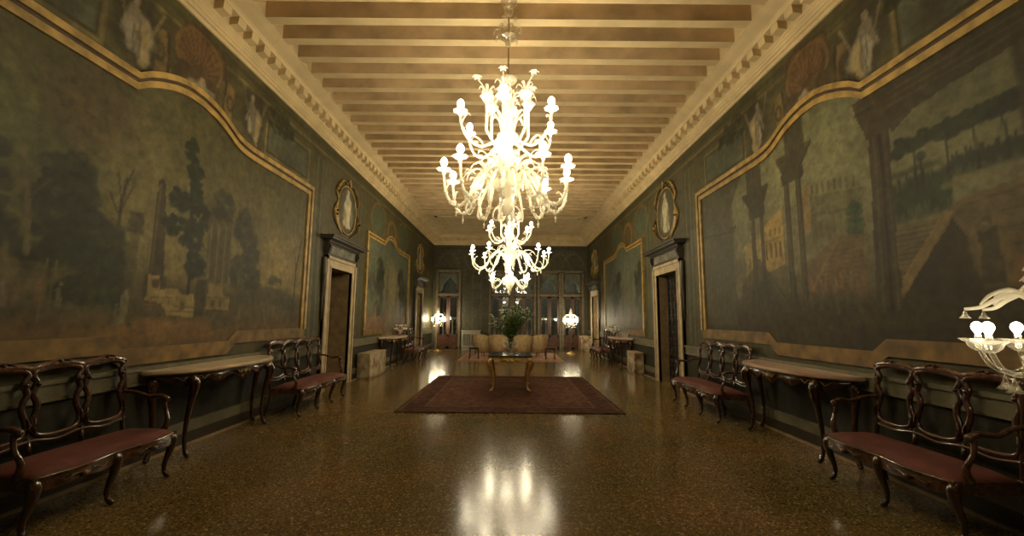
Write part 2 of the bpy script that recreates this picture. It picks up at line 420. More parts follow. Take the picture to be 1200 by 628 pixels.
def wall_paint(side, Y, Z):
    p = Paint(Y, Z, WALL)
    p.put(fbm(Y, Z, .8, 3)*.7, WALL_D)
    sh = 0 if side == 'L' else .15
    do = [(d[1], d[2], d[3]) for d in DOORS.values() if d[0] == side]
    # dado panels, the shade low on the wall put into their dark colour
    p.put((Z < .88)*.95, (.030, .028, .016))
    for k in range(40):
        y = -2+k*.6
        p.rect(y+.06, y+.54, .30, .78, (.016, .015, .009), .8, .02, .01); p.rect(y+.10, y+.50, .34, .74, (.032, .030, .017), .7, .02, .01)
    # frieze lines under the cornice, and the panel fields between the murals
    for z, c, w in ((4.93, WALL_D, .035), (4.80, WALL_L, .018), (4.72, WALL_D, .02)):
        p.rect(-3, 21, z-w, z+w, c, .8, .02, .01)
    for y0, y1 in ((6.3, 7.75), (2.1, 3.7)):
        for q, c in ((0, WALL_L), (.05, DK), (.09, (.085, .095, .062))):
            p.rect(y0+q+sh, y1-q+sh, 3.98+q, 4.62-q, c, .8, .02, .02)
    # painted pilasters beside the doors
    for y0, y1, zt in do[:1]:
        for y in (y0-.72, y0-.5, y1+.55, y1+.85):
            p.rect(y-.10, y+.10, .95, 4.7, WALL_D, .7, .02, .01); p.rect(y-.045, y+.045, 1.0, 4.65, (.10, .105, .068), .6, .02, .01)
    # cartouche above the big mural: shell, scrolls and pale figures
    c0 = 5.0+sh
    ym = c0-.12                                # crown of the arch
    for k in range(14): p.blob(c0+rnd.uniform(-2.4, 2.0), rnd.uniform(4.1, 4.8), rnd.uniform(.15, .4), rnd.uniform(.1, .25), (.042, .036, .018), .55)
    p.blob(ym, 4.62, .42, .36, (.050, .032, .015), .95, .15); p.blob(ym, 4.62, .34, .30, (.105, .060, .026), .95, .15)
    for t in range(11):
        an = PI*t/10; p.line([(ym, 4.40), (ym+.33*math.cos(an), 4.58+.32*math.sin(an))], .010, (.05, .030, .014), .9)
    p.ring(ym, 4.60, .37, .32, .08, (.13, .08, .032), .8); p.ring(ym, 4.56, .24, .22, .08, (.07, .042, .018), .6)
    p.poly([(ym-.42, 4.05), (ym+.42, 4.05), (ym+.36, 4.44), (ym-.36, 4.44)], (.052, .036, .017), .9)
    for s_ in (-1, 1):
        p.poly([(ym+s_*.40, 4.12), (ym+s_*.62, 4.05), (ym+s_*.66, 4.55), (ym+s_*.52, 4.62)], (.15, .10, .038), .85); p.ring(ym+s_*.58, 4.34, .06, .09, .4, DK, .7)
        p.line([(ym+s_*.45, 4.1), (ym+s_*.48, 4.6)], .02, DK, .7)
        yf = c0+s_*.98                         # seated pale figures either side
        p.blob(yf, 4.42, .28, .42, (.035, .030, .016), .8)
        p.blob(yf+.02, 4.33, .14, .20, (.19, .165, .115), .9, .4, .5); p.blob(yf+.07, 4.28, .07, .18, (.26, .20, .09), .8, .4, .5); p.blob(yf-.06, 4.26, .05, .14, (.25, .22, .16), .7, .4, .5); p.line([(yf+.02, 4.5), (yf+.05, 4.15)], .014, (.09, .075, .045), .8); p.line([(yf-.04, 4.42), (yf-.02, 4.12)], .012, (.08, .07, .045), .8); p.blob(yf-.05, 4.54, .08, .10, (.15, .125, .085), .85, .35, .4)
        p.blob(yf-.04, 4.68, .045, .055, (.19, .15, .10), .9, .25); p.line([(yf-.1, 4.5), (yf-.17, 4.3)], .02, (.17, .14, .095), .8); p.line([(yf, 4.35), (yf+.03, 4.12)], .02, (.12, .10, .07), .8)
        p.line([(yf+.16, 4.4), (yf+.30, 4.75)], .018, (.16, .13, .07), .7); p.line([(yf-.14, 4.45), (yf-.28, 4.8)], .016, (.14, .12, .07), .6)
        p.tree(c0+s_*1.7, 4.62, .45, .18, DKG, 30, 5, .6, .10)
    p.blob(ym+.05, 4.24, .12, .10, (.20, .165, .11), .9, .3, .5); p.blob(ym-.10, 4.26, .09, .05, (.17, .14, .095), .8); p.blob(ym+.20, 4.26, .08, .05, (.17, .14, .095), .8); p.blob(ym+.06, 4.35, .05, .05, (.21, .16, .11), .9); p.line([(ym+.02, 4.2), (ym+.0, 4.08)], .03, (.16, .13, .09), .8)
    # cartouche over the far mural
    c1 = 13.35
    p.blob(c1, 4.15, .75, .4, (.10, .075, .035), .7); p.ring(c1, 4.1, .45, .4, .2, OCH, .7)
    for s_ in (-1, 1): p.blob(c1+s_*1.35, 4.25, .6, .42, (.06, .085, .055), .7); p.ring(c1+s_*1.35, 4.25, .65, .48, .1, OCH, .4)
    for k, (y0, y1, zt) in enumerate(do):     # plain grounds behind the ovals
        m = (y0+y1)/2; p.rect(m-1.0, m+1.0, 3.3, 4.75, (.075, .066, .040), .6, .03, .02)
    p.mottle(.30, 1.5, 71); p.mottle(.25, 6, 91)
    return p.C

def side_wall(side):
    X = XL if side == 'L' else XR
    ds = [d for d in DOORS.values() if d[0] == side]
    ys = sorted(set(list(np.round(np.arange(YB, 2, .05), 3))+list(np.round(np.arange(2, 7.6, .022), 3))+list(np.round(np.arange(7.6, 10.6, .035), 3))+list(np.round(np.arange(10.6, YF, .06), 3))+[YF]+[d[1] for d in ds]+[d[2] for d in ds]))
    zs = sorted(set(list(np.round(np.arange(0, 3.6, .05), 3))+list(np.round(np.arange(3.6, 5.1, .022), 3))+[5.2, 5.5, 5.8]+[d[3] for d in ds]))
    ys, zs = np.array(ys), np.array(zs); ny, nz = len(ys), len(zs)
    Y, Z = [a.ravel() for a in np.meshgrid(ys, zs, indexing='ij')]
    cy, cz = np.meshgrid((ys[:-1]+ys[1:])/2, (zs[:-1]+zs[1:])/2, indexing='ij')
    keep = np.ones_like(cy, bool)
    for d in ds: keep &= ~((cy > d[1]) & (cy < d[2]) & (cz < d[3]))
    nm = 'wall_left' if side == 'L' else 'wall_right'
    me = grid_mesh(nm, np.stack([np.full_like(Y, X), Y, Z], 1), ny, nz, keep, side == 'R')
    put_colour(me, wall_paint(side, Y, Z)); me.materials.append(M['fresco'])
    o = bpy.data.objects.new(nm, me); C.objects.link(o); o['kind'] = 'structure'
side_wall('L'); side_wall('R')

# ------------------------------------------------------------------ murals
ARCH = ([-.94, -.80, -.65, -.46, -.27, -.05, .16, .36, .50, .62, .76, .92, 1.05], [0, .10, .175, .245, .285, .28, .245, .18, .115, .055, .02, .004, 0])
def top_fn(y, c, zt, h, q=1.0):
    """upper edge: straight, then an arch that springs at a kink and runs down in an ogee"""
    return zt+float(np.interp((y-c)/q, *ARCH))*h/.29
def bot_fn(y, c, zb, h, q=1.0):
    a = abs(y-c)/q
    return zb-h*(1 if a < .78 else 0 if a > .95 else (.95-a)/.17)

def mural(side, name, y0, y1, c, zt, zb, label, painter, q=1.0, h=.29, step=.018, group=None):
    X = XL if side == 'L' else XR; sg = 1 if side == 'L' else -1
    root = thing(name, label, 'mural', (X, (y0+y1)/2, 0), 0, group); yc = (y0+y1)/2
    ny = int((y1-y0)/step)+1; nz = int((zt+h-zb)/step)+1
    ys = np.linspace(y0, y1, ny)
    T = np.array([top_fn(y, c, zt, h, q) for y in ys]); B = np.array([bot_fn(y, c, zb, .13, q) for y in ys])
    s = np.linspace(0, 1, nz); Z = (B[:, None]*(1-s)+T[:, None]*s); Y = np.repeat(ys[:, None], nz, 1)
    me = grid_mesh('painted_scene', np.stack([np.full(Y.size, sg*.012), Y.ravel()-yc, Z.ravel()], 1), ny, nz, None, side == 'R')
    put_colour(me, painter(Y.ravel(), Z.ravel())); me.materials.append(M['fresco'])
    o = bpy.data.objects.new('painted_scene', me); C.objects.link(o); o.parent = root
    # gilded moulding: up the near side, along the shaped top, down the far side
    def path(off):
        pts = [(y0-off, zb-.02)]
        pts += [(y0-off, zt+off)]
        yy = list(np.linspace(c-.94*q, c+1.06*q, 30))
        pts += [(y, top_fn(y, c, zt, h, q)+off) for y in yy if y0 < y < y1]
        pts += [(y1+off, zt+off), (y1+off, zb-.02)]
        return [Vector((sg*.02, a-yc, b)) for a, b in pts]
    def strip(mb, o0, o1, d, mi=0):
        A, Bp = path(o0), path(o1); n = len(A); vs = []
        for a, b in zip(A, Bp):
            for p_, x in ((a, .0), (a, d), (b, d), (b, .0)): vs.append((sg*x, p_.y, p_.z))
        fs = []
        for i in range(n-1):
            for j in range(4): fs.append((i*4+j, i*4+(j+1) % 4, i*4+4+(j+1) % 4, i*4+4+j))
        mb.add(vs, fs, mi)
    k = .8 if q < .9 else 1
    fr = MB(); strip(fr, 0, .075*k, .04); strip(fr, .115*k, .185*k, .05); fr.build('gilded_frame', M['gold_paint'], root)
    gv = MB(); strip(gv, .075*k, .115*k, .025); gv.build('frame_groove', M['groove'], root)
    # ochre band along the bottom, dropping in the middle
    yy = [y0-.17*k, c-.95*q, c-.78*q, c+.78*q, c+.95*q, y1+.17*k]; bd = MB(); vs = []
    for y in yy:
        b = bot_fn(y, c, zb, .13, q)
        for x, z in ((0, b), (.026, b), (.026, b-.17), (0, b-.17)): vs.append((sg*x, y-yc, z))
    fs = [(3,2,1,0), tuple(len(vs)-4+j for j in range(4))]
    for i in range(len(yy)-1):
        for j in range(4): fs.append((i*4+j, i*4+(j+1) % 4, i*4+4+(j+1) % 4, i*4+4+j))
    bd.add(vs, fs); bd.build('ochre_band', M['ochre'], root)
    return root

def paint_left(Y, Z):
    p = Paint(Y, Z, SKY)
    p.grad(2.3, 3.9, SKY_D, .85); p.put(np.clip((4.9-Y)/2.4, 0, 1)*.65, SKY_D)
    p.blob(3.1, 2.9, .9, .5, (.060, .070, .022), .5, 1, .2); p.blob(3.7, 3.3, .35, .4, (.085, .050, .024), .5, 1, .2)
    p.blob(6.95, 2.25, .75, .45, GLOW, .55, 1.1, .2); p.blob(4.85, 2.2, .32, .4, (.19, .145, .055), .7, .9, .2); p.blob(4.45, 2.3, .5, .4, (.13, .11, .045), .5, 1, .2)
    # ground, with the road and rocks in front
    p.grad(1.98, 1.78, (.050, .042, .019), .85); p.blob(3.4, 1.72, .9, .14, (.10, .085, .04), .6, .6, .3); p.grad(1.52, 1.36, (.125, .075, .028), .75)
    p.blob(4.9, 1.33, .8, .13, (.150, .085, .030), .8, .5, .3); p.blob(6.8, 1.55, .9, .12, (.10, .075, .032), .6, .7, .3)
    p.line([(2.1, 1.95), (3.6, 1.98), (4.1, 1.86)], .02, (.09, .065, .028), .7)
    # wood on the left
    for y, z, ry, rz, n, sd in ((3.55, 2.45, .26, .42, 150, 1), (2.75, 2.5, .4, .5, 120, 2), (3.85, 2.15, .30, .26, 110, 3), (3.3, 2.1, .5, .16, 90, 8), (4.05, 1.95, .18, .18, 60, 14), (3.9, 1.72, .35, .12, 60, 15)):
        p.tree(y, z, ry, rz, (.022, .026, .011), n, sd, .55, .085)
    p.line([(3.31, 1.98), (3.27, 2.4), (3.2, 2.8)], .022, (.10, .078, .035), .8); p.line([(3.27, 2.4), (3.42, 2.62)], .012, (.06, .045, .02), .7)
    # dead tree
    p.line([(4.04, 2.15), (4.05, 2.5), (4.09, 2.84)], .020, (.034, .027, .012), .9)
    for q, e in (((4.05, 2.45), (3.93, 2.66)), ((4.05, 2.5), (4.17, 2.78)), ((4.06, 2.6), (3.99, 2.86)), ((4.04, 2.3), (3.86, 2.42)), ((4.08, 2.74), (4.15, 2.95))): p.line([q, e], .010, (.030, .024, .011), .85)
    # urn pillar and the tall broken column
    p.rect(4.18, 4.29, 1.7, 2.36, (.062, .050, .024), .9); p.rect(4.14, 4.33, 2.32, 2.37, (.034, .028, .013), .9); p.blob(4.235, 2.44, .095, .09, (.048, .040, .019), .95, .2); p.rect(4.15, 4.32, 2.50, 2.54, (.036, .030, .014), .9)
    p.poly([(4.44, 1.86), (4.66, 1.86), (4.555, 2.93), (4.51, 2.99), (4.46, 2.95)], (.036, .028, .012), .97, .02); p.line([(4.48, 1.9), (4.49, 2.9)], .014, (.075, .058, .026), .8); p.rect(4.40, 4.70, 1.80, 1.93, (.034, .026, .012), .9)
    # tall tree with clumped foliage, beside the ruined temple
    p.line([(5.02, 1.75), (5.0, 2.3), (4.93, 2.9), (4.90, 3.35)], .026, DK, .95)
    for y, z, ry, rz, n, sd in ((4.90, 3.42, .09, .16, 40, 20), (4.98, 3.15, .11, .14, 40, 21), (4.78, 2.82, .14, .12, 55, 22), (5.02, 2.85, .12, .16, 50, 23), (4.72, 2.52, .13, .12, 55, 24), (5.02, 2.45, .17, .20, 90, 25), (5.10, 2.10, .14, .16, 60, 26), (5.2, 2.7, .08, .15, 30, 27)):
        p.tree(y, z, ry, rz, (.015, .021, .009), n, sd, .75, .05)
    p.rect(5.26, 5.72, 2.66, 2.76, (.060, .048, .022), .9); p.poly([(5.24, 2.76), (5.74, 2.76), (5.5, 2.98)], (.050, .042, .020), .85)
    p.rect(5.28, 5.70, 1.92, 2.66, (.042, .036, .017), .8)
    for y in (5.32, 5.46, 5.60): p.rect(y-.026, y+.026, 1.9, 2.68, (.115, .092, .040), .9, .015, .01); p.rect(y+.008, y+.03, 1.9, 2.68, (.055, .044, .02), .8, .01, .01)
    for y, z, ry, rz, n, sd in ((5.5, 2.95, .22, .18, 60, 30), (5.95, 2.75, .16, .26, 70, 31), (6.15, 2.45, .18, .28, 90, 32), (5.95, 2.1, .22, .2, 70, 33), (6.3, 2.0, .14, .2, 50, 34)):
        p.tree(y, z, ry, rz, (.030, .030, .014), n, sd, .5, .07)
    p.blob(6.6, 1.85, .5, .10, (.055, .046, .022), .8, .5, .4); p.blob(7.2, 1.78, .4, .16, (.040, .038, .018), .8, .6, .3)
    p.tree(6.85, 2.05, .22, .06, (.05, .045, .02), 30, 36, .6, .05)
    p.line([(7.45, 1.6), (7.48, 2.3), (7.60, 2.85)], .022, DK, .85); p.line([(7.48, 2.35), (7.36, 2.65)], .012, DK, .8); p.line([(7.5, 2.5), (7.62, 2.62)], .010, DK, .8)
    # sunlit ruin walls with arched holes
    p.poly([(4.44, 1.52), (5.14, 1.48), (5.13, 1.76), (4.95, 1.74), (4.85, 1.80), (4.62, 1.78), (4.60, 1.92), (4.45, 1.93)], (.200, .148, .056), .92)
    p.blob(4.56, 1.84, .06, .05, DK, .8); p.poly([(4.44, 1.50), (4.75, 1.50), (4.62, 1.64), (4.44, 1.66)], (.045, .035, .015), .85); p.rect(4.92, 4.99, 1.56, 1.66, DK, .7)
    for z in (1.70, 1.62, 1.56): p.line([(4.46, z), (5.13, z-.02)], .006, (.10, .072, .028), .8)
    for k in range(6): p.line([(4.52+k*.11, 1.62+.04*(k % 2)), (4.52+k*.11, 1.68+.04*(k % 2))], .005, (.10, .072, .028), .8)
    p.poly([(5.33, 1.58), (5.78, 1.58), (5.76, 1.76), (5.62, 1.78), (5.62, 1.88), (5.35, 1.90)], (.165, .122, .050), .92); p.line([(5.33, 1.74), (5.76, 1.73)], .008, (.08, .058, .024), .8); p.rect(5.42, 5.48, 1.62, 1.70, DK, .7); p.rect(5.56, 5.61, 1.62, 1.70, DK, .7)
    p.rect(5.15, 5.31, 1.5, 1.95, (.028, .024, .011), .8)
    # people on the road
    for y, z, hh, cc in ((4.21, 1.42, .34, (.115, .105, .055)), (4.13, 1.40, .22, (.09, .08, .045)), (4.27, 1.40, .2, (.05, .045, .022)), (3.18, 1.56, .2, (.12, .10, .07)), (3.29, 1.58, .18, (.10, .08, .05)), (3.44, 1.6, .2, (.14, .07, .035)), (3.6, 1.58, .2, (.10, .085, .045)), (2.7, 1.6, .22, (.1, .08, .05)), (6.0, 1.48, .2, (.12, .09, .05)), (5.5, 1.36, .18, (.06, .065, .035))): p.figure(y, z, hh, cc, .8)
    p.line([(3.45, 1.45), (3.47, 1.95)], .014, (.12, .095, .042), .7); p.line([(3.53, 1.6), (3.54, 1.95)], .012, (.11, .088, .036), .6); p.line([(3.22, 1.46), (3.23, 1.7)], .012, (.07, .05, .022), .7)
    p.poly([(5.45, 1.30), (5.8, 1.38), (5.75, 1.5), (5.5, 1.48)], (.045, .048, .026), .7)
    p.mottle(.34, 1.1, 21); p.mottle(.30, 4, 41); p.mottle(.26, 16, 61)
    return p.C

def paint_right(Y, Z):
    p = Paint(Y, Z, (.112, .106, .050))
    p.grad(2.9, 4.0, (.105, .108, .056), .9); p.grad(2.6, 1.8, (.060, .050, .022), .9)
    p.blob(5.3, 3.5, .8, .45, (.165, .158, .078), .75, 1, .2); p.blob(6.6, 3.2, .5, .5, (.155, .15, .07), .7, .8, .2); p.blob(3.3, 3.3, 1.0, .3, (.094, .092, .046), .8, 1, .2)
    # distant palace and the long grey wall with statues
    p.poly([(5.66, 2.25), (6.20, 2.15), (6.20, 2.80), (5.95, 2.92), (5.66, 3.05)], (.250, .170, .050), .92); p.poly([(6.20, 2.10), (6.62, 2.0), (6.62, 2.66), (6.2, 2.72)], (.20, .15, .055), .9)
    p.poly([(5.10, 2.60), (5.34, 2.55), (5.34, 3.12), (5.10, 3.16)], (.20, .14, .046), .9)
    for y in (5.74, 5.84, 5.95, 6.06): p.rect(y-.022, y+.022, 2.36, 2.58, DK, .75, .015, .01); p.rect(y-.018, y+.018, 2.68, 2.78, BRN, .7, .015, .01)
    for y in (6.3, 6.4, 6.5): p.rect(y-.02, y+.02, 2.25, 2.45, DK, .6, .015, .01)
    p.line([(5.66, 2.64), (6.2, 2.60)], .010, (.12, .08, .03), .8)
    p.poly([(4.36, 2.35), (5.12, 2.35), (5.12, 3.02), (4.36, 2.90)], (.088, .080, .037), .92); p.line([(4.36, 2.92), (5.14, 3.04)], .018, (.13, .115, .052), .8); p.line([(4.36, 2.70), (5.12, 2.78)], .010, (.06, .052, .024), .7)
    for k in range(8): p.rect(4.42+k*.09, 4.455+k*.09, 2.93+k*.014, 3.07+k*.012, (.070, .064, .030), .85, .012, .02)
    for k in range(7): p.rect(4.44+k*.1, 4.47+k*.1, 2.42, 2.66, (.062, .055, .025), .6, .015, .01)
    p.tree(4.46, 2.55, .10, .22, (.026, .046, .018), 50, 81, .6, .05)
    # reddish flight of steps with a crowd
    p.poly([(4.36, 1.75), (5.45, 1.75), (5.2, 2.2), (4.75, 2.45), (4.36, 2.40)], (.088, .058, .026), .85)
    for k in range(10): p.line([(4.38, 1.85+k*.055), (5.2-k*.05, 1.85+k*.055)], .006, (.055, .038, .017), .6)
    p.line([(4.70, 2.45), (5.25, 1.8)], .022, (.115, .085, .038), .6)
    for k in range(12): p.figure(4.5+k*.075, 1.80+.05*math.sin(k*2.3), .20, ((.14, .075, .03), (.11, .09, .05), (.07, .06, .03))[k % 3], .65)
    # park: rows of trees and cypress hedges
    p.rect(3.45, 4.05, 2.42, 2.80, (.030, .036, .015), .8, .05, .05)
    for k in range(15): p.blob(3.47+k*.04, 2.64+.03*math.sin(k*3), .024, .17, (.016, .026, .010), .9, .2)
    p.rect(2.5, 3.5, 2.68, 2.84, (.032, .036, .016), .85, .05, .05)
    for k in range(24): p.blob(2.6+k*.037, 2.80+.03*math.sin(k*4), .020, .085, (.016, .022, .009), .9, .2)
    p.line([(3.5, 2.64), (2.4, 2.58)], .03, (.11, .095, .045), .6); p.line([(4.0, 2.88), (3.5, 2.86)], .02, (.10, .09, .045), .5)
    p.rect(3.5, 4.02, 2.84, 2.90, (.030, .034, .015), .8, .04, .05)
    for k, (y, z, r) in enumerate(((3.74, 3.13, .20), (3.44, 3.12, .13), (3.22, 3.12, .12), (3.02, 3.12, .13), (2.8, 3.12, .14), (2.5, 3.12, .16))):
        p.line([(y, 2.7), (y+.01, 3.08)], .009, DK, .9); p.tree(y, z, r, .075, (.016, .021, .009), 60, 70+k, .8, .045)
    p.tree(3.90, 3.07, .06, .04, (.018, .024, .010), 25, 90, .8, .035); p.blob(3.68, 2.97, .05, .05, (.020, .026, .011), .9); p.line([(3.68, 2.7), (3.68, 2.95)], .008, DK, .9)
    # great staircase: pale string wall, dark flank
    p.poly([(2.0, 2.62), (2.95, 2.55), (3.42, 2.48), (3.55, 2.40), (4.05, 1.7), (2.0, 1.6)], (.092, .066, .029), .9)
    for k in range(5): p.line([(2.0, 2.55-k*.13), (3.38-k*.03, 2.44-k*.13)], .007, (.058, .042, .019), .7)
    p.poly([(3.52, 2.38), (4.02, 2.38), (4.05, 1.75), (3.95, 1.75)], (.084, .066, .030), .85)
    for k in range(12): p.line([(3.56+k*.028, 2.34-k*.045), (4.05, 2.34-k*.045)], .006, (.046, .037, .017), .75)
    p.poly([(3.54, 2.44), (3.45, 2.42), (3.98, 1.72), (4.08, 1.76)], (.140, .100, .038), .85)
    p.poly([(3.47, 2.36), (3.98, 1.72), (3.98, 1.4), (3.0, 1.4), (3.22, 1.85), (3.30, 2.1)], (.022, .016, .008), .96)
    p.poly([(3.47, 2.36), (3.42, 1.5), (3.2, 1.5), (3.30, 2.1)], (.032, .023, .011), .7)
    p.blob(3.22, 2.08, .13, .30, (.110, .082, .036), .7, .3); p.figure(3.22, 1.80, .52, (.040, .033, .017), .9); p.blob(3.24, 2.24, .035, .04, (.13, .10, .06), .8); p.poly([(2.98, 1.6), (3.12, 1.6), (3.08, 1.95), (3.0, 1.98)], (.13, .065, .026), .8); p.figure(2.75, 1.6, .5, (.09, .055, .026), .7)
    # dark foreground
    p.grad(1.88, 1.66, (.030, .023, .010), .93)
    for k in range(7): p.figure(4.5+k*.14, 1.60+.04*math.sin(k*2.3), .18, (.060, .045, .021), .5)
    p.poly([(6.26, 2.42), (7.3, 1.6), (5.5, 1.6)], (.040, .034, .016), .75); p.line([(6.3, 2.4), (5.7, 1.75)], .02, (.075, .06, .028), .6); p.blob(6.85, 1.95, .10, .2, (.12, .11, .055), .6)
    # left wing with an arch
    p.rect(6.95, 8.3, 1.4, 3.9, (.050, .046, .023), .85, .06, .04); p.poly([(6.55, 3.85), (7.1, 3.9), (7.1, 3.1), (6.98, 3.35), (6.8, 3.6)], (.050, .046, .023), .85)
    for k in range(8): p.line([(7.1+k*.12, 1.6), (7.1+k*.12, 2.5+.05*k)], .016, (.078, .062, .034), .5)
    p.line([(6.9, 2.95), (8.1, 3.05)], .02, (.034, .03, .015), .8); p.rect(6.85, 7.08, 2.98, 3.04, (.034, .03, .015), .9)
    # column pairs with spreading capitals and piers above
    def pair(ya, yb, w, z0, z1, z2, y0, y1, py0, py1, zt, c=(.036, .030, .014)):
        for y in (ya, yb):
            p.poly([(y-w, z0), (y+w, z0), (y+w*.85, z1), (y-w*.85, z1)], c, .96, .012); p.line([(y+w*.3, z0), (y+w*.3, z1)], w*.2, [q*1.9 for q in c], .7); p.rect(y-w*1.5, y+w*1.5, z0-.06, z0+.06, c, .95)
        m = (ya+yb)/2; h = (ya-yb)/2+w
        p.poly([(m-h*1.2, z1-.10), (m+h*1.2, z1-.10), (m+h*1.3, z1+.05), (m-h*1.3, z1+.05)], c, .96, .02)
        p.poly([(m-h*1.1, z1+.05), (m+h*1.1, z1+.05), (y1, z2), (y0, z2)], c, .97, .02); p.rect(y0, y1, z2, z2+.035, c, .97, .02, .01); p.rect(py0, py1, z2, zt, [q*1.25 for q in c], .96)
    pair(6.36, 6.14, .055, 1.66, 3.12, 3.42, 5.93, 6.62, 6.08, 6.48, 3.95)
    pair(5.53, 5.30, .060, 1.68, 3.40, 3.68, 5.02, 5.72, 5.14, 5.52, 4.2)
    # big near column, its capital, and the architrave running out of the picture
    p.poly([(4.00, 1.6), (4.28, 1.6), (4.20, 3.45), (3.97, 3.45)], (.034, .026, .012), .97, .015); p.line([(4.11, 1.6), (4.07, 3.45)], .016, (.016, .012, .006), .9); p.line([(4.20, 1.6), (4.14, 3.45)], .016, (.060, .045, .021), .7); p.line([(4.04, 1.6), (4.02, 3.45)], .012, (.055, .041, .019), .7)
    p.poly([(3.95, 3.36), (4.23, 3.36), (4.38, 3.82), (3.88, 3.82)], (.040, .031, .014), .97, .03); p.rect(3.90, 4.36, 3.66, 3.70, (.022, .017, .008), .8)
    p.poly([(2.0, 3.56), (2.85, 3.52), (3.7, 3.44), (3.93, 3.30), (4.0, 3.55), (4.3, 3.9), (2.0, 3.9)], (.040, .031, .014), .97, .03)
    for z in (3.58, 3.65, 3.72): p.line([(2.0, z+.03), (3.95, z)], .010, (.070, .053, .025), .7)
    p.rect(2.70, 2.92, 2.7, 3.6, (.038, .028, .013), .9, .03, .02); p.rect(2.0, 2.7, 1.4, 3.5, (.06, .042, .02), .6, .1, .1)
    p.mottle(.30, 1.1, 121); p.mottle(.28, 4, 141); p.mottle(.24, 16, 161)
    return p.C

def paint_far(seed, warm):
    def f(Y, Z):
        p = Paint(Y, Z, (.105, .11, .068))
        p.grad(2.4, 3.8, (.085, .10, .068), .8); p.grad(1.8, 1.4, (.12, .075, .035) if warm else (.075, .065, .04), .8)
        p.blob(13.6, 2.4, .8, .7, (.19, .16, .07) if warm else (.12, .12, .075), .7, 1, .2)
        for k, (y, z) in enumerate(((11.6, 2.4), (12.3, 2.7), (12.2, 2.0), (14.6, 2.6), (15.2, 2.3), (15.0, 1.9))):
            p.tree(y, z, .35, .5, DKG if k % 2 else (.045, .048, .03), 35, seed+k, .5, .16)
        p.rect(13.0, 13.15, 1.7, 2.9, (.075, .065, .04), .7); p.rect(14.0, 14.15, 1.6, 2.6, (.07, .06, .035), .7)
        for y in (12.0, 12.7, 13.4, 14.2, 14.9): p.figure(y, 1.35, .5, OCH if warm and y in (12.0, 13.4) else (.14, .12, .08), .7)
        p.poly([(11.2, 1.2), (13, 1.2), (12.4, 1.55), (11.2, 1.5)], (.17, .09, .04) if warm else (.07, .06, .035), .7)
        p.blob(14.8, 1.4, .3, .14, RST, .8); p.blob(12.9, 1.55, .2, .12, (.16, .05, .03), .6)
        p.mottle(.36, 1.1, seed); p.mottle(.3, 5, seed+9); return p.C
    return f

mural('L', 'mural', 2.1, 7.72, 5.0, 3.76, 1.30, 'huge olive-green landscape mural with trees and ruins on the near left wall', paint_left)
mural('R', 'mural', 2.1, 8.05, 5.15, 3.80, 1.33, 'huge mural with tall dark columns and stairs on the near right wall', paint_right)
mural('L', 'mural', 11.15, 15.55, 13.35, 3.62, 1.2, 'smaller landscape mural with golden glow beyond the left doorway', paint_far(201, True), .85, .27, .05)
mural('R', 'mural', 11.9, 16.6, 14.2, 3.62, 1.2, 'smaller grey-green landscape mural beyond the right doorway', paint_far(301, False), .85, .27, .05)

# ------------------------------------------------------------------ painted ovals above the doors
def oval(side, y, z, ry, rz, label, n=1):
    X = XL if side == 'L' else XR; sg = 1 if side == 'L' else -1
    root = thing('oval_painting', label, 'painting', (X, y, z), 0)
    nr, na = 16, 40; vs, fs, cs = [(sg*.02, 0, 0)], [], []
    for i in range(1, nr+1):
        for j in range(na):
            a = 2*PI*j/na; vs.append((sg*.02, ry*i/nr*math.cos(a), rz*i/nr*math.sin(a)))
    for j in range(na): fs.append((0, 1+j, 1+(j+1) % na))
    for i in range(nr-1):
        for j in range(na): fs.append((1+i*na+j, 1+(i+1)*na+j, 1+(i+1)*na+(j+1) % na, 1+i*na+(j+1) % na))
    mb = MB(); mb.add(vs, fs); me = mb.mesh('picture', M['fresco'])
    A = np.array(vs); p = Paint(A[:, 1], A[:, 2], (.075, .072, .042))
    p.poly([(-.22, -rz*.8), (.2, -rz*.8), (.16, -.1), (.24, .22), (.1, .36), (-.08, .34), (-.2, .1)], (.42, .38, .26), .95, .1)
    p.blob(.02, .42, .07, .08, (.42, .36, .24), .95); p.poly([(.2, .2), (.36, -.1), (.30, -.4), (.18, -.1)], (.24, .21, .14), .7, .1)
    p.rect(-.12, -.02, -rz*.8, -.1, (.30, .22, .09), .7, .03, .1); p.blob(-.2, -.1, .1, .2, (.14, .12, .08), .7); p.mottle(.4, 6, 5*n)
    put_colour(me, p.C); o = bpy.data.objects.new('picture', me); C.objects.link(o); o.parent = root
    fr = MB(); E = [(sg*.03, (ry+.05)*math.cos(2*PI*j/48), (rz+.05)*math.sin(2*PI*j/48)) for j in range(48)]
    fr.tube(E, .026, 6, closed=True, flat=.7)
    for s_ in (-1, 1):       # acanthus scrolls holding the oval
        fr.leaf(spl([(sg*.03, s_*(ry*.5), -rz-.10), (sg*.05, s_*(ry+.16), -rz*.75), (sg*.05, s_*(ry+.22), -rz*.25), (sg*.04, s_*(ry+.10), .05)], 5), [.03, .10, .12, .02])
        fr.leaf(spl([(sg*.03, s_*(ry+.05), rz*.3), (sg*.05, s_*(ry+.17), rz*.62), (sg*.04, s_*(ry*.75), rz+.12), (sg*.03, s_*.1, rz+.12)], 5), [.02, .07, .08, .02])
        fr.ball((sg*.04, s_*(ry+.2), -rz*.3), .06)
    fr.leaf([(sg*.03, -.16, rz+.06), (sg*.06, 0, rz+.2), (sg*.03, .16, rz+.06)], [.02, .09, .02])
    fr.v = [(v[0]*.6, v[1], v[2]) for v in fr.v]
    fr.build('gilded_scroll_frame', M['gold_paint'], root)
oval('L', 9.60, 3.93, .48, .50, 'gilt-framed painted oval over the near left doorway', 1)
oval('R', 9.95, 4.02, .52, .55, 'gilt-framed painted oval over the near right doorway', 2)
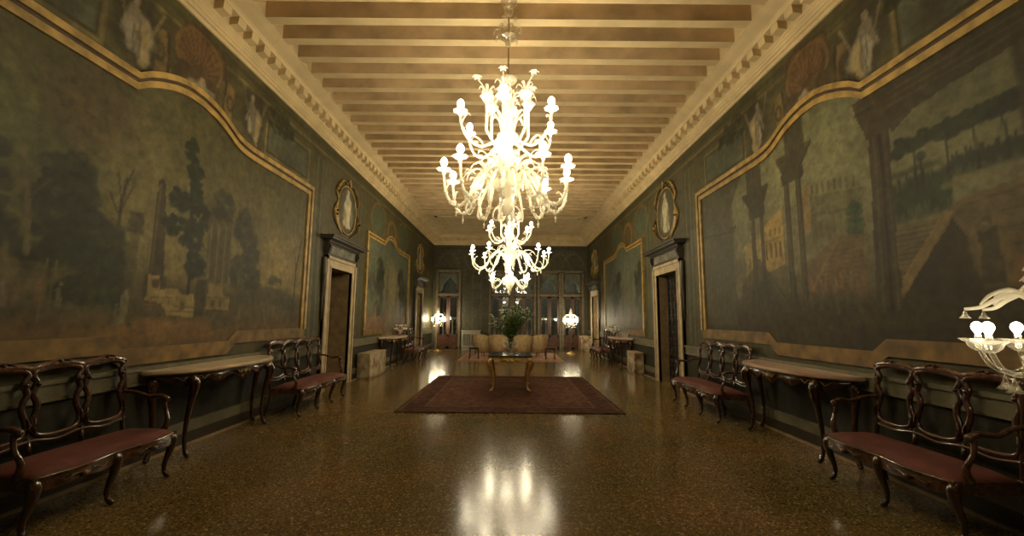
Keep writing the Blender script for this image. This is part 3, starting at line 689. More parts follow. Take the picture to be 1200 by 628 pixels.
oval('L', 17.45, 3.85, .40, .48, 'small painted oval over the far left doorway', 3)
oval('R', 18.65, 3.85, .42, .50, 'small painted oval over the far right doorway', 4)

# ------------------------------------------------------------------ floor, ceiling, cornices
mb = MB(); mb.box(XL-.6, XR+.6, YB, YF+.4, -.2, 0); struct('floor', mb, M['floor'])
mb = MB(); mb.box(XL, XR, YB, YF, ZB+.30, ZB+.45); struct('ceiling', mb, M['cream'])
XI = 3.33+.02
BX0, BX1 = XC-XI-.02, XC+XI+.02
k = 0
for i in range(-9, 24):
    y = 5.75+.44*i; mb = MB()
    x0, x1, y1, z0, z1 = BX0, BX1, y+.145, ZB, ZB+.30
    mb.add([(x0,y,z0),(x1,y,z0),(x1,y1,z0),(x0,y1,z0),(x0,y,z1),(x1,y,z1),(x1,y1,z1),(x0,y1,z1)], [(3,2,1,0)], 0)
    mb.add([(x0,y,z0),(x1,y,z0),(x1,y1,z0),(x0,y1,z0),(x0,y,z1),(x1,y,z1),(x1,y1,z1),(x0,y1,z1)], [(0,1,5,4),(1,2,6,5),(2,3,7,6),(3,0,4,7)], 1)
    struct('ceiling_beam', mb, [M['cream'], M['beam_side']])
mb = MB(); mb.box(BX0, BX1, 16.2, YF, ZB, ZB+.30)
for o0, o1, d in ((.35, .47, .03), (.62, .66, .02)):
    for a in ((BX0+o0, BX0+o1, 16.2+o0, YF-.4), (BX1-o1, BX1-o0, 16.2+o0, YF-.4)): mb.box(*a, ZB-d, ZB)
    mb.box(BX0+o0, BX1-o0, 16.2+o0, 16.2+o1, ZB-d, ZB)
struct('ceiling_soffit', mb, M['cream'])

PROF = [(0, CZ-.02), (.025, CZ-.02), (.03, CZ+.03), (.055, CZ+.035), (.058, CZ+.075), (.075, CZ+.08), (.08, CZ+.11), (.10, CZ+.125), (.102, CZ+.15), (.118, CZ+.16), (.12, CZ+.30), (.255, CZ+.31), (.265, CZ+.34), (.29, CZ+.36), (.38, CZ+.39), (.45, CZ+.42), (.47, ZB-.005), (.47, ZB+.30), (0, ZB+.30)]
def cornice(name, a, b, fn):
    mb = MB(); n = len(PROF); vs = [fn(o, z, a) for o, z in PROF]+[fn(o, z, b) for o, z in PROF]
    mb.add(vs, [(i, (i+1) % n, n+(i+1) % n, n+i) for i in range(n)]+[tuple(range(n-1, -1, -1)), tuple(range(n, 2*n))])
    t = a+.1
    while t < b-.2:     # row of modillion blocks
        q = [fn(o, z, tt) for tt in (t, t+.15) for o, z in ((.11, CZ+.19), (.235, CZ+.205), (.245, CZ+.315), (.11, CZ+.315))]
        mb.add(q, [(3,2,1,0),(4,5,6,7),(0,1,5,4),(1,2,6,5),(2,3,7,6),(3,0,4,7)]); t += .29
    struct(name, mb, M['cream'])
cornice('trim_1', YB, YF, lambda o, z, t: (XL+o, t, z))
cornice('trim_2', YB, YF, lambda o, z, t: (XR-o, t, z))
cornice('trim_3', XL+.01, XR-.01, lambda o, z, t: (t, YF-o, z))

# skirting and chair rails, broken at the doors
def runs(side, extra=.26):
    ds = sorted((d[1]-extra, d[2]+extra) for d in DOORS.values() if d[0] == side); a = YB; out = []
    for s_, e in ds: out.append((a, s_)); a = e
    return out+[(a, YF)]
for side, nm, t1 in (('L', 'left', 'trim_4'), ('R', 'right', 'trim_5')):
    X = XL if side == 'L' else XR; sg = 1 if side == 'L' else -1
    mb = MB(); m2 = MB()
    for a, b in runs(side):
        mb.box(X, X+sg*.03, a, b, 0, .15, 0); mb.box(X, X+sg*.034, a, b, .15, .27, 1); mb.box(X, X+sg*.042, a, b, .255, .275, 1); mb.box(X, X+sg*.06, a, b, 0, .025, 2)
        m2.box(X, X+sg*.05, a, b, .93, .97); m2.box(X, X+sg*.030, a, b, .80, .93); m2.box(X, X+sg*.040, a, b, .79, .81)
    struct('baseboard_'+nm, mb, [M['skirt'], M['rail'], M['jamb']]); struct(t1, m2, M['rail'])

# ------------------------------------------------------------------ doors
def door(n, hood=True, lattice=False):
    side, y0, y1, zt = DOORS[n]; X = XL if side == 'L' else XR; sg = 1 if side == 'L' else -1
    root = bpy.data.objects.new(f'door_{n}', None); C.objects.link(root); root['kind'] = 'structure'
    def bx(mb, o0, o1, a, b, z0, z1, mi=0): mb.box(X+sg*o0, X+sg*o1, a, b, z0, z1, mi)
    w = .235
    f = MB()                                   # stepped stone architrave
    for o, a, b in ((.055, 0, w), (.08, w-.07, w), (.07, .0, .035)):
        bx(f, 0, o, y0-b, y0-a, 0, zt+(b if a else 0)); bx(f, 0, o, y1+a, y1+b, 0, zt+(b if a else 0)); bx(f, 0, o, y0-b, y1+b, zt+a, zt+b)
    f.build('stone_frame', M['stone'], root)
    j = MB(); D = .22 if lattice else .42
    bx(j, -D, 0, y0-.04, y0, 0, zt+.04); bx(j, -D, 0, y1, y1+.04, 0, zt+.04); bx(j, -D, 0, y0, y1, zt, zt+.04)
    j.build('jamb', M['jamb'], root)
    l = MB(); bx(l, -D-.05, -D, y0-.02, y1+.02, 0, zt+.02)
    m = (y0+y1)/2
    bx(l, -D, -D+.03, m-.03, m+.03, 0, zt)
    for a, b in ((y0+.05, m-.06), (m+.06, y1-.05)):
        for c, d in ((.15, .85), (1.0, zt-.15)):
            bx(l, -D, -D+.02, a, b, c, c+.05); bx(l, -D, -D+.02, a, b, d-.05, d); bx(l, -D, -D+.02, a, a+.05, c, d); bx(l, -D, -D+.02, b-.05, b, c, d)
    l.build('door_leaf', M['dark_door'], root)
    if lattice:
        g = MB(); X0 = X-sg*(D-.045)
        yy = [y0+.08+k*(y1-y0-.16)/5 for k in range(6)]
        for y in yy: g.tube([(X0, y, .03), (X0, y, zt-.03)], .011, 6)
        for i in range(5):
            yc = (yy[i]+yy[i+1])/2
            for k in range(9):
                z = .2+k*.27; r = .10
                g.tube([(X0, yc+r*(1-t/20)*math.cos(t*.5+k), z+r*(1-t/20)*math.sin(t*.5+k)) for t in range(16)], .009, 5)
        g.build('scrolled_iron_grille', M['slate'], root)
    s = MB()                                   # frieze and moulded hood
    bx(s, 0, .05, y0-w+.03, y1+w-.03, zt+w+.05, zt+w+.24); s.build('frieze', M['frieze'], root)
    h = MB()
    bx(h, 0, .09, y0-w-.02, y1+w+.02, zt+w, zt+w+.05)
    Z = zt+w+.24
    for k, (o, e, a, b) in enumerate(((.08, .0, 0, .03), (.13, .06, .03, .06), (.25, .20, .075, .12), (.28, .23, .12, .15))):
        bx(h, 0, o, y0-w-e, y1+w+e, Z+a, Z+b)
    h.prism([(0, .06), (.13, .06), (.25, .08), (0, .08)], lambda a, b, t: (X+sg*a, t, Z+b), y0-w-.12, y1+w+.12)
    for y in (y0-w-.03, y1+w-.05):             # carved consoles either side
        h.prism([(0, 0), (.10, .05), (.15, .17), (.13, .25), (0, .25)], lambda a, b, t: (X+sg*a, t, zt+w+b-.01), y, y+.08)
    for s_, yy0 in ((-1, y0-w-.045), (1, y1+w+.045)):
        h.tube(spl([(X+sg*.03, yy0, zt+w-.05), (X+sg*.05, yy0+s_*.02, zt-.15), (X+sg*.03, yy0, zt-.5), (X+sg*.03, yy0, zt-1.1)], 6), [.05, .045, .03, .012], 7)
    h.build('hood', M['slate'], root)
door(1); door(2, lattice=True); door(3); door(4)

# ------------------------------------------------------------------ far wall with the row of windows
WIN = [(-3.62, -2.52), (-1.06, -.02), (.08, 1.12), (1.30, 2.34), (2.46, 3.44)]
WZ0, WZT, WZ1 = .62, 2.62, 3.76
def far_wall():
    xs = sorted(set(list(np.round(np.arange(XL, XR, .06), 3))+[XR]+[v for w in WIN for v in w])); zs = sorted(set(list(np.round(np.arange(0, 5.85, .06), 3))+[.02, WZ1]))
    xs, zs = np.array(xs), np.array(zs); X, Z = [a.ravel() for a in np.meshgrid(xs, zs, indexing='ij')]
    cx, cz = np.meshgrid((xs[:-1]+xs[1:])/2, (zs[:-1]+zs[1:])/2, indexing='ij'); keep = np.ones_like(cx, bool)
    for a, b in WIN: keep &= ~((cx > a) & (cx < b) & (cz < WZ1) & (cz > .02))
    me = grid_mesh('wall_far', np.stack([X, np.full_like(X, YF), Z], 1), len(xs), len(zs), keep, True)
    p = Paint(X, Z, (.075, .070, .045)); p.put(fbm(X, Z, 1, 3)*.5, (.05, .048, .032))
    for x in (-2.3, -1.9, -1.5, -1.2): p.rect(x-.03, x+.03, 1, 4.6, (.11, .105, .07), .5)
    for x in (-3.1, 0, 1.2, 2.3, 3.0): p.line([(x+.5*math.cos(t/10*PI), 3.95+.7*math.sin(t/10*PI)) for t in range(11)], .04, (.11, .10, .065), .6)
    p.ring(-1.75, 4.3, .5, .5, .1, (.12, .105, .06), .6); p.rect(-4, 4, 4.85, 4.95, WALL_D, .7); p.mottle(.35, 2, 12)
    put_colour(me, p.C); me.materials.append(M['fresco']); o = bpy.data.objects.new('wall_far', me); C.objects.link(o); o['kind'] = 'structure'
far_wall()
mb = MB(); mb.box(XL-.2, XR+.2, YB-.15, YB, 0, 5.85); struct('wall_back', mb, M['rail'])
for i, (a, b) in enumerate(WIN):
    root = bpy.data.objects.new(f'window_{i+1}', None); C.objects.link(root); root['kind'] = 'structure'
    m = (a+b)/2; s = MB()
    s.box(a-.05, a+.05, YF-.06, YF+.3, 0, WZ1); s.box(b-.05, b+.05, YF-.06, YF+.3, 0, WZ1); s.box(a-.05, b+.05, YF-.06, YF+.3, WZ1-.04, WZ1+.07); s.box(a+.05, b-.05, YF-.04, YF+.2, WZT-.06, WZT+.06)
    s.build('stone_surround', M['winstone'], root)
    f = MB()
    for x0, x1 in ((a+.05, m-.005), (m+.005, b-.05)):
        f.box(x0, x0+.085, YF+.04, YF+.10, .03, WZT-.06); f.box(x1-.085, x1, YF+.04, YF+.10, .03, WZT-.06)
        f.box(x0, x1, YF+.04, YF+.10, .03, .13); f.box(x0+.05, x1-.05, YF+.055, YF+.085, .13, WZ0); f.box(x0, x1, YF+.04, YF+.10, WZ0, WZ0+.08); f.box(x0, x1, YF+.04, YF+.10, WZT-.14, WZT-.06)
    f.box(a+.05, b-.05, YF+.05, YF+.09, WZT+.06, WZT+.11); f.box(a+.05, b-.05, YF+.05, YF+.09, WZ1-.09, WZ1-.04); f.box(a+.05, a+.1, YF+.05, YF+.09, WZT, WZ1-.04); f.box(b-.1, b-.05, YF+.05, YF+.09, WZT, WZ1-.04)
    f.build('casement', M['winwood'], root)
    g = MB(); g.box(a+.12, m-.08, YF+.065, YF+.073, WZ0+.08, WZT-.14); g.box(m+.08, b-.12, YF+.065, YF+.073, WZ0+.08, WZT-.14); g.box(a+.1, b-.1, YF+.065, YF+.073, WZT+.11, WZ1-.09)
    g.build('pane', M['pane'], root)
    t = MB()                                   # pointed stone arch in front of the upper light, outside
    ins = [(a+.04, WZT), (a+.04, WZT+.15)]+[(a+.15+.06*math.sin(q*2.2), WZT+.2+q*.28) for q in (0, .5, 1)]+[(m-.16, WZT+.72), (m, WZ1-.22), (m+.16, WZT+.72)]+[(b-.15-.06*math.sin(q*2.2), WZT+.2+q*.28) for q in (1, .5, 0)]+[(b-.04, WZT+.15), (b-.04, WZT)]
    for half in (0, 1):
        pts = ins[:7] if not half else ins[6:]
        top = [(m, WZ1), (a-.05, WZ1)] if not half else [(b+.05, WZ1), (m, WZ1)]
        t.prism(pts+top if not half else pts+top, lambda x, z, y: (x, y, z), YF+.32, YF+.42)
    t.build('tracery_arch', M['white_stone'], root)
# the balcony outside and the dark house across the water
mb = MB(); mb.box(-4.2, 4.2, YF+.45, YF+1.5, -.3, .0); mb.box(-4.2, 4.2, YF+1.30, YF+1.50, 1.42, 1.54); mb.box(-4.2, 4.2, YF+1.30, YF+1.5, 0, .12)
struct('outside_balcony', mb, M['white_stone'])
for k in range(34):
    x = -4.0+k*.24; mb = MB(); mb.lathe([(.05, 0), (.06, .06), (.035, .12), (.065, .35), (.07, .5), (.035, .85), (.03, 1.1), (.055, 1.2), (.05, 1.3)], 8, (x, YF+1.4, .12)); struct('balcony_baluster_column', mb, M['white_stone'])
mb = MB(); mb.box(-9, 9, YF+9, YF+9.3, -1, 9)
struct('outside_house_wall', mb, M['night'])

# ------------------------------------------------------------------ rugs
def rug(x, y, hx, hy, m, name, label):
    mb = MB(); mb.bbox(-hx, hx, -hy, hy, 0, .014, .005); o = mb.build(name, m); o.location = (x, y, .001); tag(o, label, 'rug')
rug(-.02, 9.15, 1.85, 2.15, M['rug'], 'rug', 'large worn maroon carpet under the gilt centre table')
rug(-.02, 16.95, 1.9, 1.85, M['rug2'], 'rug', 'pale pinkish carpet under the beige armchairs at the far end')

# ------------------------------------------------------------------ settees
def make_settee(nb, L, label):
    """nb leg bays -> nb+1 chair-backs; front faces local +y"""
    t = thing('settee', label, 'settee'); h = L/2
    yb = -.25
    def front(u):      # serpentine front edge
        return .255+.028*math.cos(2*PI*nb*u)*-1*.6-.03*max(0, abs(2*u-1)-.9)/.1
    NU, NV = 16*nb+1, 9
    s = MB(); vs = []
    for lay in (0, 1):
        for i in range(NU):
            u = i/(NU-1); x = -h+.005+u*(L-.01)
            for j in range(NV):
                v = j/(NV-1); e = (1-(2*v-1)**6)*(1-(2*u-1)**12)
                vs.append((x, yb+.03+v*(front(u)-yb-.03), .385 if not lay else .415+.05*e))
    fs = []; K = NU*NV
    for i in range(NU-1):
        for j in range(NV-1):
            a = i*NV+j; fs.append((K+a, K+a+NV, K+a+NV+1, K+a+1)); fs.append((a+1, a+NV+1, a+NV, a))
        fs.append((i*NV, (i+1)*NV, K+(i+1)*NV, K+i*NV)); fs.append((i*NV+NV-1, K+i*NV+NV-1, K+(i+1)*NV+NV-1, (i+1)*NV+NV-1))
    for j in range(NV-1):
        fs.append((j, K+j, K+j+1, j+1)); b = (NU-1)*NV; fs.append((b+j, b+j+1, K+b+j+1, K+b+j))
    s.add(vs, fs, 0, True); s.build('seat', M['red'], t)
    a = MB(); vs = []                           # scalloped apron, all round
    for i in range(NU):
        u = i/(NU-1); x = -h+u*L; y = front(u)+.012; bz = .335-.035*abs(math.sin(PI*nb*u))**.5*(1 if 0 < i < NU-1 else 0)+.03*abs(math.sin(PI*nb*u))**6
        vs += [(x, y, .41), (x, y-.035, .41), (x, y-.035, bz), (x, y+.006, bz)]
    fs = []
    for i in range(NU-1):
        for j in range(4): fs.append((i*4+j, i*4+4+j, i*4+4+(j+1) % 4, i*4+(j+1) % 4))
    a.add(vs, fs); 
    for x in (-h, h-.03): a.box(x, x+.03, yb, .25, .33, .41)
    a.box(-h, h, yb, yb+.03, .33, .41)
    a.tube([( -h+u/40*L, front(u/40)+.016, .405) for u in range(41)], .010, 6)
    for k in range(nb):                         # carved shell and leaves in each bay
        u = (k+.5)/nb; x = -h+u*L; y = front(u)+.02
        a.ball((x, y, .345), .028, 8, 5, .9)
        for s_ in (-1, 1): a.leaf(spl([(x, y, .345), (x+s_*.07, y+.004, .37), (x+s_*.14, y-.003, .345), (x+s_*.18, y-.008, .37)], 4), [.014, .016, .012, .004])
    a.build('apron', M['wood_hi'], t)
    for k in range(nb+1):                       # cabriole front legs
        x = -h+.025+k*(L-.05)/nb; y = front(min(max((x+h)/L, .02), .98))-.02; l = MB()
        l.tube(spl([(x, y-.005, .40), (x, y+.028, .345), (x, y+.02, .26), (x, y-.02, .13), (x, y-.018, .06), (x, y+.012, .022)], 5), [.032, .042, .032, .021, .018, .025], 9)
        l.ball((x, y+.020, .020), .020, 8, 6); l.ball((x, y+.045, .335), .016, 6, 5); l.build('leg', M['wood'], t)
    def tilt(z): return yb-.01-(max(z, .42)-.42)*.09
    for x in [-h+.02, h-.02]+([0] if nb > 2 else []):
        l = MB(); l.tube(spl([(x, yb+.01, .42), (x, yb+.005, .25), (x, yb-.06, .01)], 5), [.026, .022, .019], 8); l.build('leg', M['wood'], t)
    ns = nb+1; w = L/ns
    for k in range(ns):                         # pierced chair-backs
        xc = -h+(k+.5)*w; b = MB(); hw = w/2
        half = [(0, .548), (.42, .552), (.78, .575), (.93, .63), (.89, .69), (.77, .76), (.80, .83), (.93, .885), (.84, .945), (.80, .975), (.94, 1.02), (.84, 1.06), (.40, 1.078), (0, 1.085)]
        loop = [(u, z) for u, z in half]+[(-u, z) for u, z in half[-2:0:-1]]
        b.tube(spl([(xc+u*hw*.97, tilt(z), z) for u, z in loop], 4, True), .021, 8, closed=True, flat=1.15)
        for s_ in (-1, 1):                      # little scrolls at the waist and the foot of the back
            b.ball((xc+s_*.80*hw, tilt(.955)+.02, .958), .018, 6, 5); b.leaf(spl([(xc+s_*.86*hw, tilt(.6)+.022, .585), (xc+s_*.93*hw, tilt(.65)+.03, .64), (xc+s_*.86*hw, tilt(.72)+.024, .71)], 3), [.006, .018, .004])
        b.build('pierced_back', M['wood'], t)
    c = MB()                                    # crest rail with carved shells
    pts = []
    for i in range(12*ns+1):
        u = i/(12*ns); pts.append((-h+.01+u*(L-.02), tilt(1.09), 1.07+.032*abs(math.sin(PI*ns*u))**.8))
    c.tube(pts, .026, 8, flat=1.25)
    for k in range(ns):
        x = -h+(k+.5)*w; c.leaf(spl([(x-.10, tilt(1.11)+.015, 1.09), (x-.05, tilt(1.11)+.02, 1.125), (x, tilt(1.11)+.025, 1.135), (x+.05, tilt(1.11)+.02, 1.125), (x+.10, tilt(1.11)+.015, 1.09)], 3), [.006, .018, .028, .018, .006]); c.ball((x, tilt(1.12)+.02, 1.125), .02, 7, 5)
    for s_ in (-1, 1): c.ball((s_*(h-.01), tilt(1.07), 1.07), .03, 8, 6)
    c.build('crest_rail', M['wood_hi'], t)
    r = MB()
    r.tube([(-h+u/24*L, tilt(.52), .52+.014*math.cos(2*PI*ns*u/24)) for u in range(25)], .018, 7)
    for s_ in (-1, 1): r.tube(spl([(s_*(h-.015), yb, .40), (s_*(h-.02), tilt(.6), .6), (s_*(h-.005), tilt(.85), .85), (s_*(h-.012), tilt(1.07), 1.07)], 5), .019, 8)
    for k in range(1, ns): r.tube([(-h+k*w, yb+.005, .40), (-h+k*w, tilt(.56), .56)], .016, 7)
    r.build('back_frame', M['wood'], t)
    for s_ in (-1, 1):                          # open arms with scrolled ends
        m = MB(); x = s_*(h-.01)
        m.tube(spl([(x, tilt(.78), .78), (x+s_*.02, -.18, .765), (x+s_*.035, -.06, .725), (x+s_*.03, .05, .735), (x+s_*.02, .105, .715)], 5), [.018, .017, .019, .022, .024], 8)
        m.ball((x+s_*.02, .115, .705), .030, 8, 6)
        m.tube(spl([(x, .12, .40), (x+s_*.01, .15, .50), (x+s_*.03, .11, .60), (x+s_*.02, .085, .70)], 5), [.028, .022, .017, .020], 8)
        m.ball((x, .125, .425), .03, 8, 5)
        m.build('arm', M['wood_hi'], t)
    return t

G1 = 'carved walnut settees with red seats'
s3 = make_settee(2, 1.22, 'dark carved settee with red seat at the left edge, cut off by the frame')
s3.location = (XL+.40, 3.60, 0); s3.rotation_euler = (0, 0, -PI/2); s3['group'] = G1
dup(s3, (XR-.40, 3.67, 0), PI/2, 'red-seated carved settee on the right in front of the candelabrum lamp', G1)
s4 = make_settee(3, 1.74, 'red-seated carved settee between left console table and near left doorway')
s4.location = (XL+.41, 7.51, 0); s4.rotation_euler = (0, 0, -PI/2); s4['group'] = G1
dup(s4, (XR-.42, 7.31, 0), PI/2, 'red-seated carved settee between right console table and right doorway', G1)
dup(s4, (XL+.41, 15.35, 0), -PI/2, 'small distant settee beyond the far left console table', G1)
dup(s4, (XR-.41, 15.75, 0), PI/2, 'small distant orange-red settee beyond the far right console table', G1)

# ------------------------------------------------------------------ console tables
def make_console(L, top_m, label):
    t = thing('console_table', label, 'console table'); h = L/2; yb = -.24; D = .47
    def edge(u, d=0):      # u -1..1 ; bow-fronted outline
        a = abs(u); return yb+(D-d)*(1-a**3.2)**(1/1.7)+.012*math.cos(3*PI*u)*(1-a**4)
    us = [-math.cos(PI*i/48) for i in range(49)]
    p = MB()
    def plan(dh, d): return [(u*(h-dh), max(edge(u, d), yb)) for u in us]
    for dh, d, z0, z1 in ((.018, .018, .885, .900), (0, 0, .900, .925), (.010, .010, .925, .932)):
        p.prism(plan(dh, d), lambda a, b, z: (a, b, z), z0, z1)
    p.build('marble_top', top_m, t)
    a = MB(); vs = []; n = len(us)
    for u in us:
        x, y = u*(h-.07), max(edge(u, .065), yb); bz = .785-.035*math.cos(5*PI*u)-.03*math.exp(-(u/.12)**2)
        vs += [(x, y, .886), (x, max(y-.03, yb-.001), .886), (x, max(y-.03, yb-.001), bz), (x, y, bz)]
    fs = []
    for i in range(n-1):
        for j in range(4): fs.append((i*4+j, i*4+4+j, i*4+4+(j+1) % 4, i*4+(j+1) % 4))
    a.add(vs, fs, 0, True); a.tube([(u*(h-.07), edge(u, .058), .872) for u in us[2:-2]], .011, 6)
    a.build('apron', M['wood'], t)
    for u0 in (0, -.74, .74):                   # carved shell and leaf sprays
        c = MB(); x = u0*(h-.07); y = edge(u0, .055)
        c.ball((x, y, .825), .033, 8, 5, .9)
        for s_ in (-1, 1):
            P = []
            for q, dz in ((.02, 0), (.05, .025), (.09, -.015), (.13, .02), (.16, .03)):
                uu = max(min(u0+s_*q, .95), -.95); P.append((uu*(h-.07), edge(uu, .055)+.004, .825+dz))
            c.leaf(spl(P, 3), [.02, .022, .018, .012, .004])
        c.build('carving', M['gold_paint'], t)
    for x, y, fx, fy in ((-.74*(h-.06), edge(.74, .09), -.25, 1), (.74*(h-.06), edge(.74, .09), .25, 1), (-.86*h, yb+.045, -.6, .1), (.86*h, yb+.045, .6, .1)):
        l = MB(); q = Vector((fx, fy, 0)).normalized()
        f = lambda d, z: (x+q.x*d, y+q.y*d, z)
        l.tube(spl([f(0, .885), f(.045, .80), f(.048, .72), f(.01, .52), f(-.02, .30), f(-.01, .12), f(.03, .03)], 5), [.036, .052, .042, .029, .023, .021, .028], 9)
        l.ball(f(.038, .025), .025, 8, 6); l.leaf(spl([f(.05, .86), f(.095, .78), f(.085, .68), f(.05, .60)], 4), [.016, .026, .018, .003]); l.build('leg', M['wood'], t)
    return t
G2 = 'bow-fronted console tables'
c1 = make_console(2.04, M['marble_top'], 'bow-fronted console table with cream marble top by the left wall, nearest')
c1.location = (XL+.30, 5.45, 0); c1.rotation_euler = (0, 0, -PI/2); c1['group'] = G2
c2 = make_console(1.92, M['pink_top'], 'bow-fronted console table with pinkish marble top by the right wall, nearest')
c2.location = (XR-.30, 5.40, 0); c2.rotation_euler = (0, 0, PI/2); c2['group'] = G2
dup(c1, (XL+.30, 13.25, 0), -PI/2, 'distant console table against the left wall beyond the marble box', G2)
dup(c2, (XR-.30, 13.75, 0), PI/2, 'distant console table against the right wall beyond the marble box', G2)

# small ornaments on the distant consoles
def ornament(loc, label):
    t = thing('glass_ornament', label, 'ornament', loc)
    b = MB(); b.lathe([(.06, 0), (.055, .012), (.015, .025), (.02, .05), (.012, .08), (.05, .11), (.09, .13), (.085, .14), (.01, .12)], 12); b.build('foot', M['clear'], t)
    for k in range(8):
        a = 2*PI*k/8; r = .20 if k % 2 else .13; z = .2 if k % 2 else .29; m = MB()
        m.tube(spl([(0, 0, .11), (r*.5*math.cos(a), r*.5*math.sin(a), .18), (r*math.cos(a), r*math.sin(a), z)], 4), .006, 5)
        m.lathe([(.01, -.01), (.035, .02), (.05, .045), (.03, .04), (.004, .02)], 9, (r*math.cos(a), r*math.sin(a), z), wave=.12, lobes=4); m.build('flower', M['petal'], t)
    return t
o = ornament((XL+.30, 13.65, .933), 'white glass flower ornament on the distant left console')
dup(o, (XR-.30, 14.25, .933), .3, 'white glass flower ornament on the distant right console')
mb = MB(); mb.lathe([(.05, 0), (.06, .02), (.035, .05), (.075, .16), (.08, .22), (.04, .30), (.05, .34), (.035, .33), (.02, .2)], 12); v = mb.build('vase', M['redglass']); v.location = (XL+.16, 14.0, .933); tag(v, 'slim red vase on the distant left console', 'vase')

# marble boxes beside the doors, radiator under the far wall
def marble_box(x0, x1, y0, y1, h, label):
    o = thing('radiator_cover', label, 'radiator cover', ((x0+x1)/2, (y0+y1)/2, 0)); a, b = abs(x1-x0)/2, (y1-y0)/2
    m = MB(); m.bbox(-a, a, -b, b, .04, h-.04, .006); m.box(-a+.02, a-.02, -b+.02, b-.02, 0, .04); m.build('body', M['marble_box'], o)
    m = MB(); m.bbox(-a-.0, a+.0, -b-.015, b+.015, h-.04, h, .008); m.build('slab', M['stone'], o)
marble_box(XL+.05, XL+.37, 10.62, 11.95, .62, 'veined marble box against the left wall beside the near left doorway')
marble_box(XR-.31, XR-.05, 11.85, 12.60, .60, 'veined marble box against the right wall beside the near right doorway')
marble_box(XR-.50, XR-.05, 19.62, 20.45, .72, 'pale marble box in the far right corner behind the floor lamp')
t = thing('radiator', 'pale slatted radiator case against the far wall between windows', 'radiator', (-1.93, YF-.14, 0))
m = MB(); m.bbox(-.46, .46, -.10, .10, .86, .92, .008); m.box(-.44, -.36, -.08, .08, .12, .86); m.box(.36, .44, -.08, .08, .12, .86); m.box(-.36, .36, -.08, .08, .74, .86); m.box(-.36, .36, -.08, .08, .12, .2); m.box(-.03, .03, -.08, .08, .2, .74); m.box(-.44, .44, -.06, .06, 0, .12); m.build('case', M['white_metal'], t)
m = MB()
for k in range(12):
    x = -.33+k*.06
    if abs(x) > .04: m.box(x-.014, x+.014, -.05, .05, .2, .74)
m.build('grille', M['white_metal'], t)

# ------------------------------------------------------------------ gilt centre table, vase and leaves
t = thing('centre_table', 'gilt cabriole-legged centre table with dark glass top on the maroon carpet', 'table', (-.02, 9.40, .016))
a, b = .45, .55
m = MB(); m.bbox(-a, a, -b, b, .695, .725, .008); m.build('table_top', M['smoke'], t)
m = MB()
def apron(p, q, nrm):
    P, Q = Vector(p), Vector(q); n = 24; vs = []
    for i in range(n+1):
        u = i/n; c = P.lerp(Q, u); z = .60+.05*math.cos(2*PI*u)-.03*math.cos(6*PI*u)*.4
        nv = Vector(nrm)*.02
        vs += [(*(c+nv).xy, .695), (*(c-nv).xy, .695), (*(c-nv).xy, z), (*(c+nv).xy, z)]
    fs = [(i*4+j, i*4+4+j, i*4+4+(j+1) % 4, i*4+(j+1) % 4) for i in range(n) for j in range(4)]; m.add(vs, fs)
    c = P.lerp(Q, .5)+Vector(nrm)*.03
    for j in range(7):
        an = PI*j/6; m.tube([c+Vector((0,0,.60)), c+(Q-P).normalized()*.085*math.cos(an)+Vector((0, 0, .60+.07*math.sin(an)))], [.008, .014], 6)
    for s_ in (-1, 1): m.leaf(spl([c+Vector((0,0,.60)), c+(Q-P).normalized()*s_*.12+Vector((0,0,.635)), c+(Q-P).normalized()*s_*.22+Vector((0,0,.61)), c+(Q-P).normalized()*s_*.28+Vector((0,0,.65))], 4), [.02, .03, .02, .005])
for p, q, nn in (((-a+.06, -b+.05, 0), (a-.06, -b+.05, 0), (0,-1,0)), ((a-.05, -b+.06, 0), (a-.05, b-.06, 0), (1,0,0)), ((a-.06, b-.05, 0), (-a+.06, b-.05, 0), (0,1,0)), ((-a+.05, b-.06, 0), (-a+.05, -b+.06, 0), (-1,0,0))): apron(p, q, nn)
m.build('apron', M['gold'], t)
for sx in (-1, 1):
    for sy in (-1, 1):
        l = MB(); q = Vector((sx*.75, sy*.66, 0)); x, y = sx*(a-.08), sy*(b-.08); f = lambda d, z: (x+q.x*d, y+q.y*d, z)
        l.tube(spl([f(0, .69), f(.05, .64), f(.06, .56), f(.0, .36), f(-.04, .18), f(-.015, .06), f(.03, .022)], 5), [.035, .052, .042, .028, .022, .022, .028], 9)
        l.ball(f(.045, .024), .024, 8, 6); l.leaf(spl([f(.05, .68), f(.11, .60), f(.09, .48), f(.04, .40)], 4), [.02, .035, .025, .004]); l.ball(f(.09, .62), .026, 7, 5); l.build('leg', M['gold'], t)
t = thing('vase', 'clear glass vase with applied handles on the gilt centre table', 'vase', (-.02, 9.36, .742))
m = MB(); m.lathe([(.09, 0), (.095, .012), (.03, .03), (.025, .055), (.075, .10), (.095, .17), (.07, .24), (.06, .27), (.10, .31), (.095, .312), (.055, .27), (.06, .23), (.08, .17), (.06, .11), (.005, .08)], 16); m.build('body', M['clear'], t)
for s_ in (-1, 1):
    m = MB(); m.tube(spl([(s_*.085, 0, .14), (s_*.15, 0, .17), (s_*.15, 0, .25), (s_*.09, 0, .29), (s_*.07, 0, .25)], 5), .011, 7); m.ball((s_*.155, 0, .25), .025, 8, 5); m.ball((s_*.13, -.02, .16), .022, 8, 5); m.build('handle', M['glass'], t)
t = thing('leafy_bouquet', 'spreading bouquet of green leaves in the glass vase', 'bouquet', (-.02, 9.36, .742))
st, lf = MB(), MB()
R = random.Random(4)
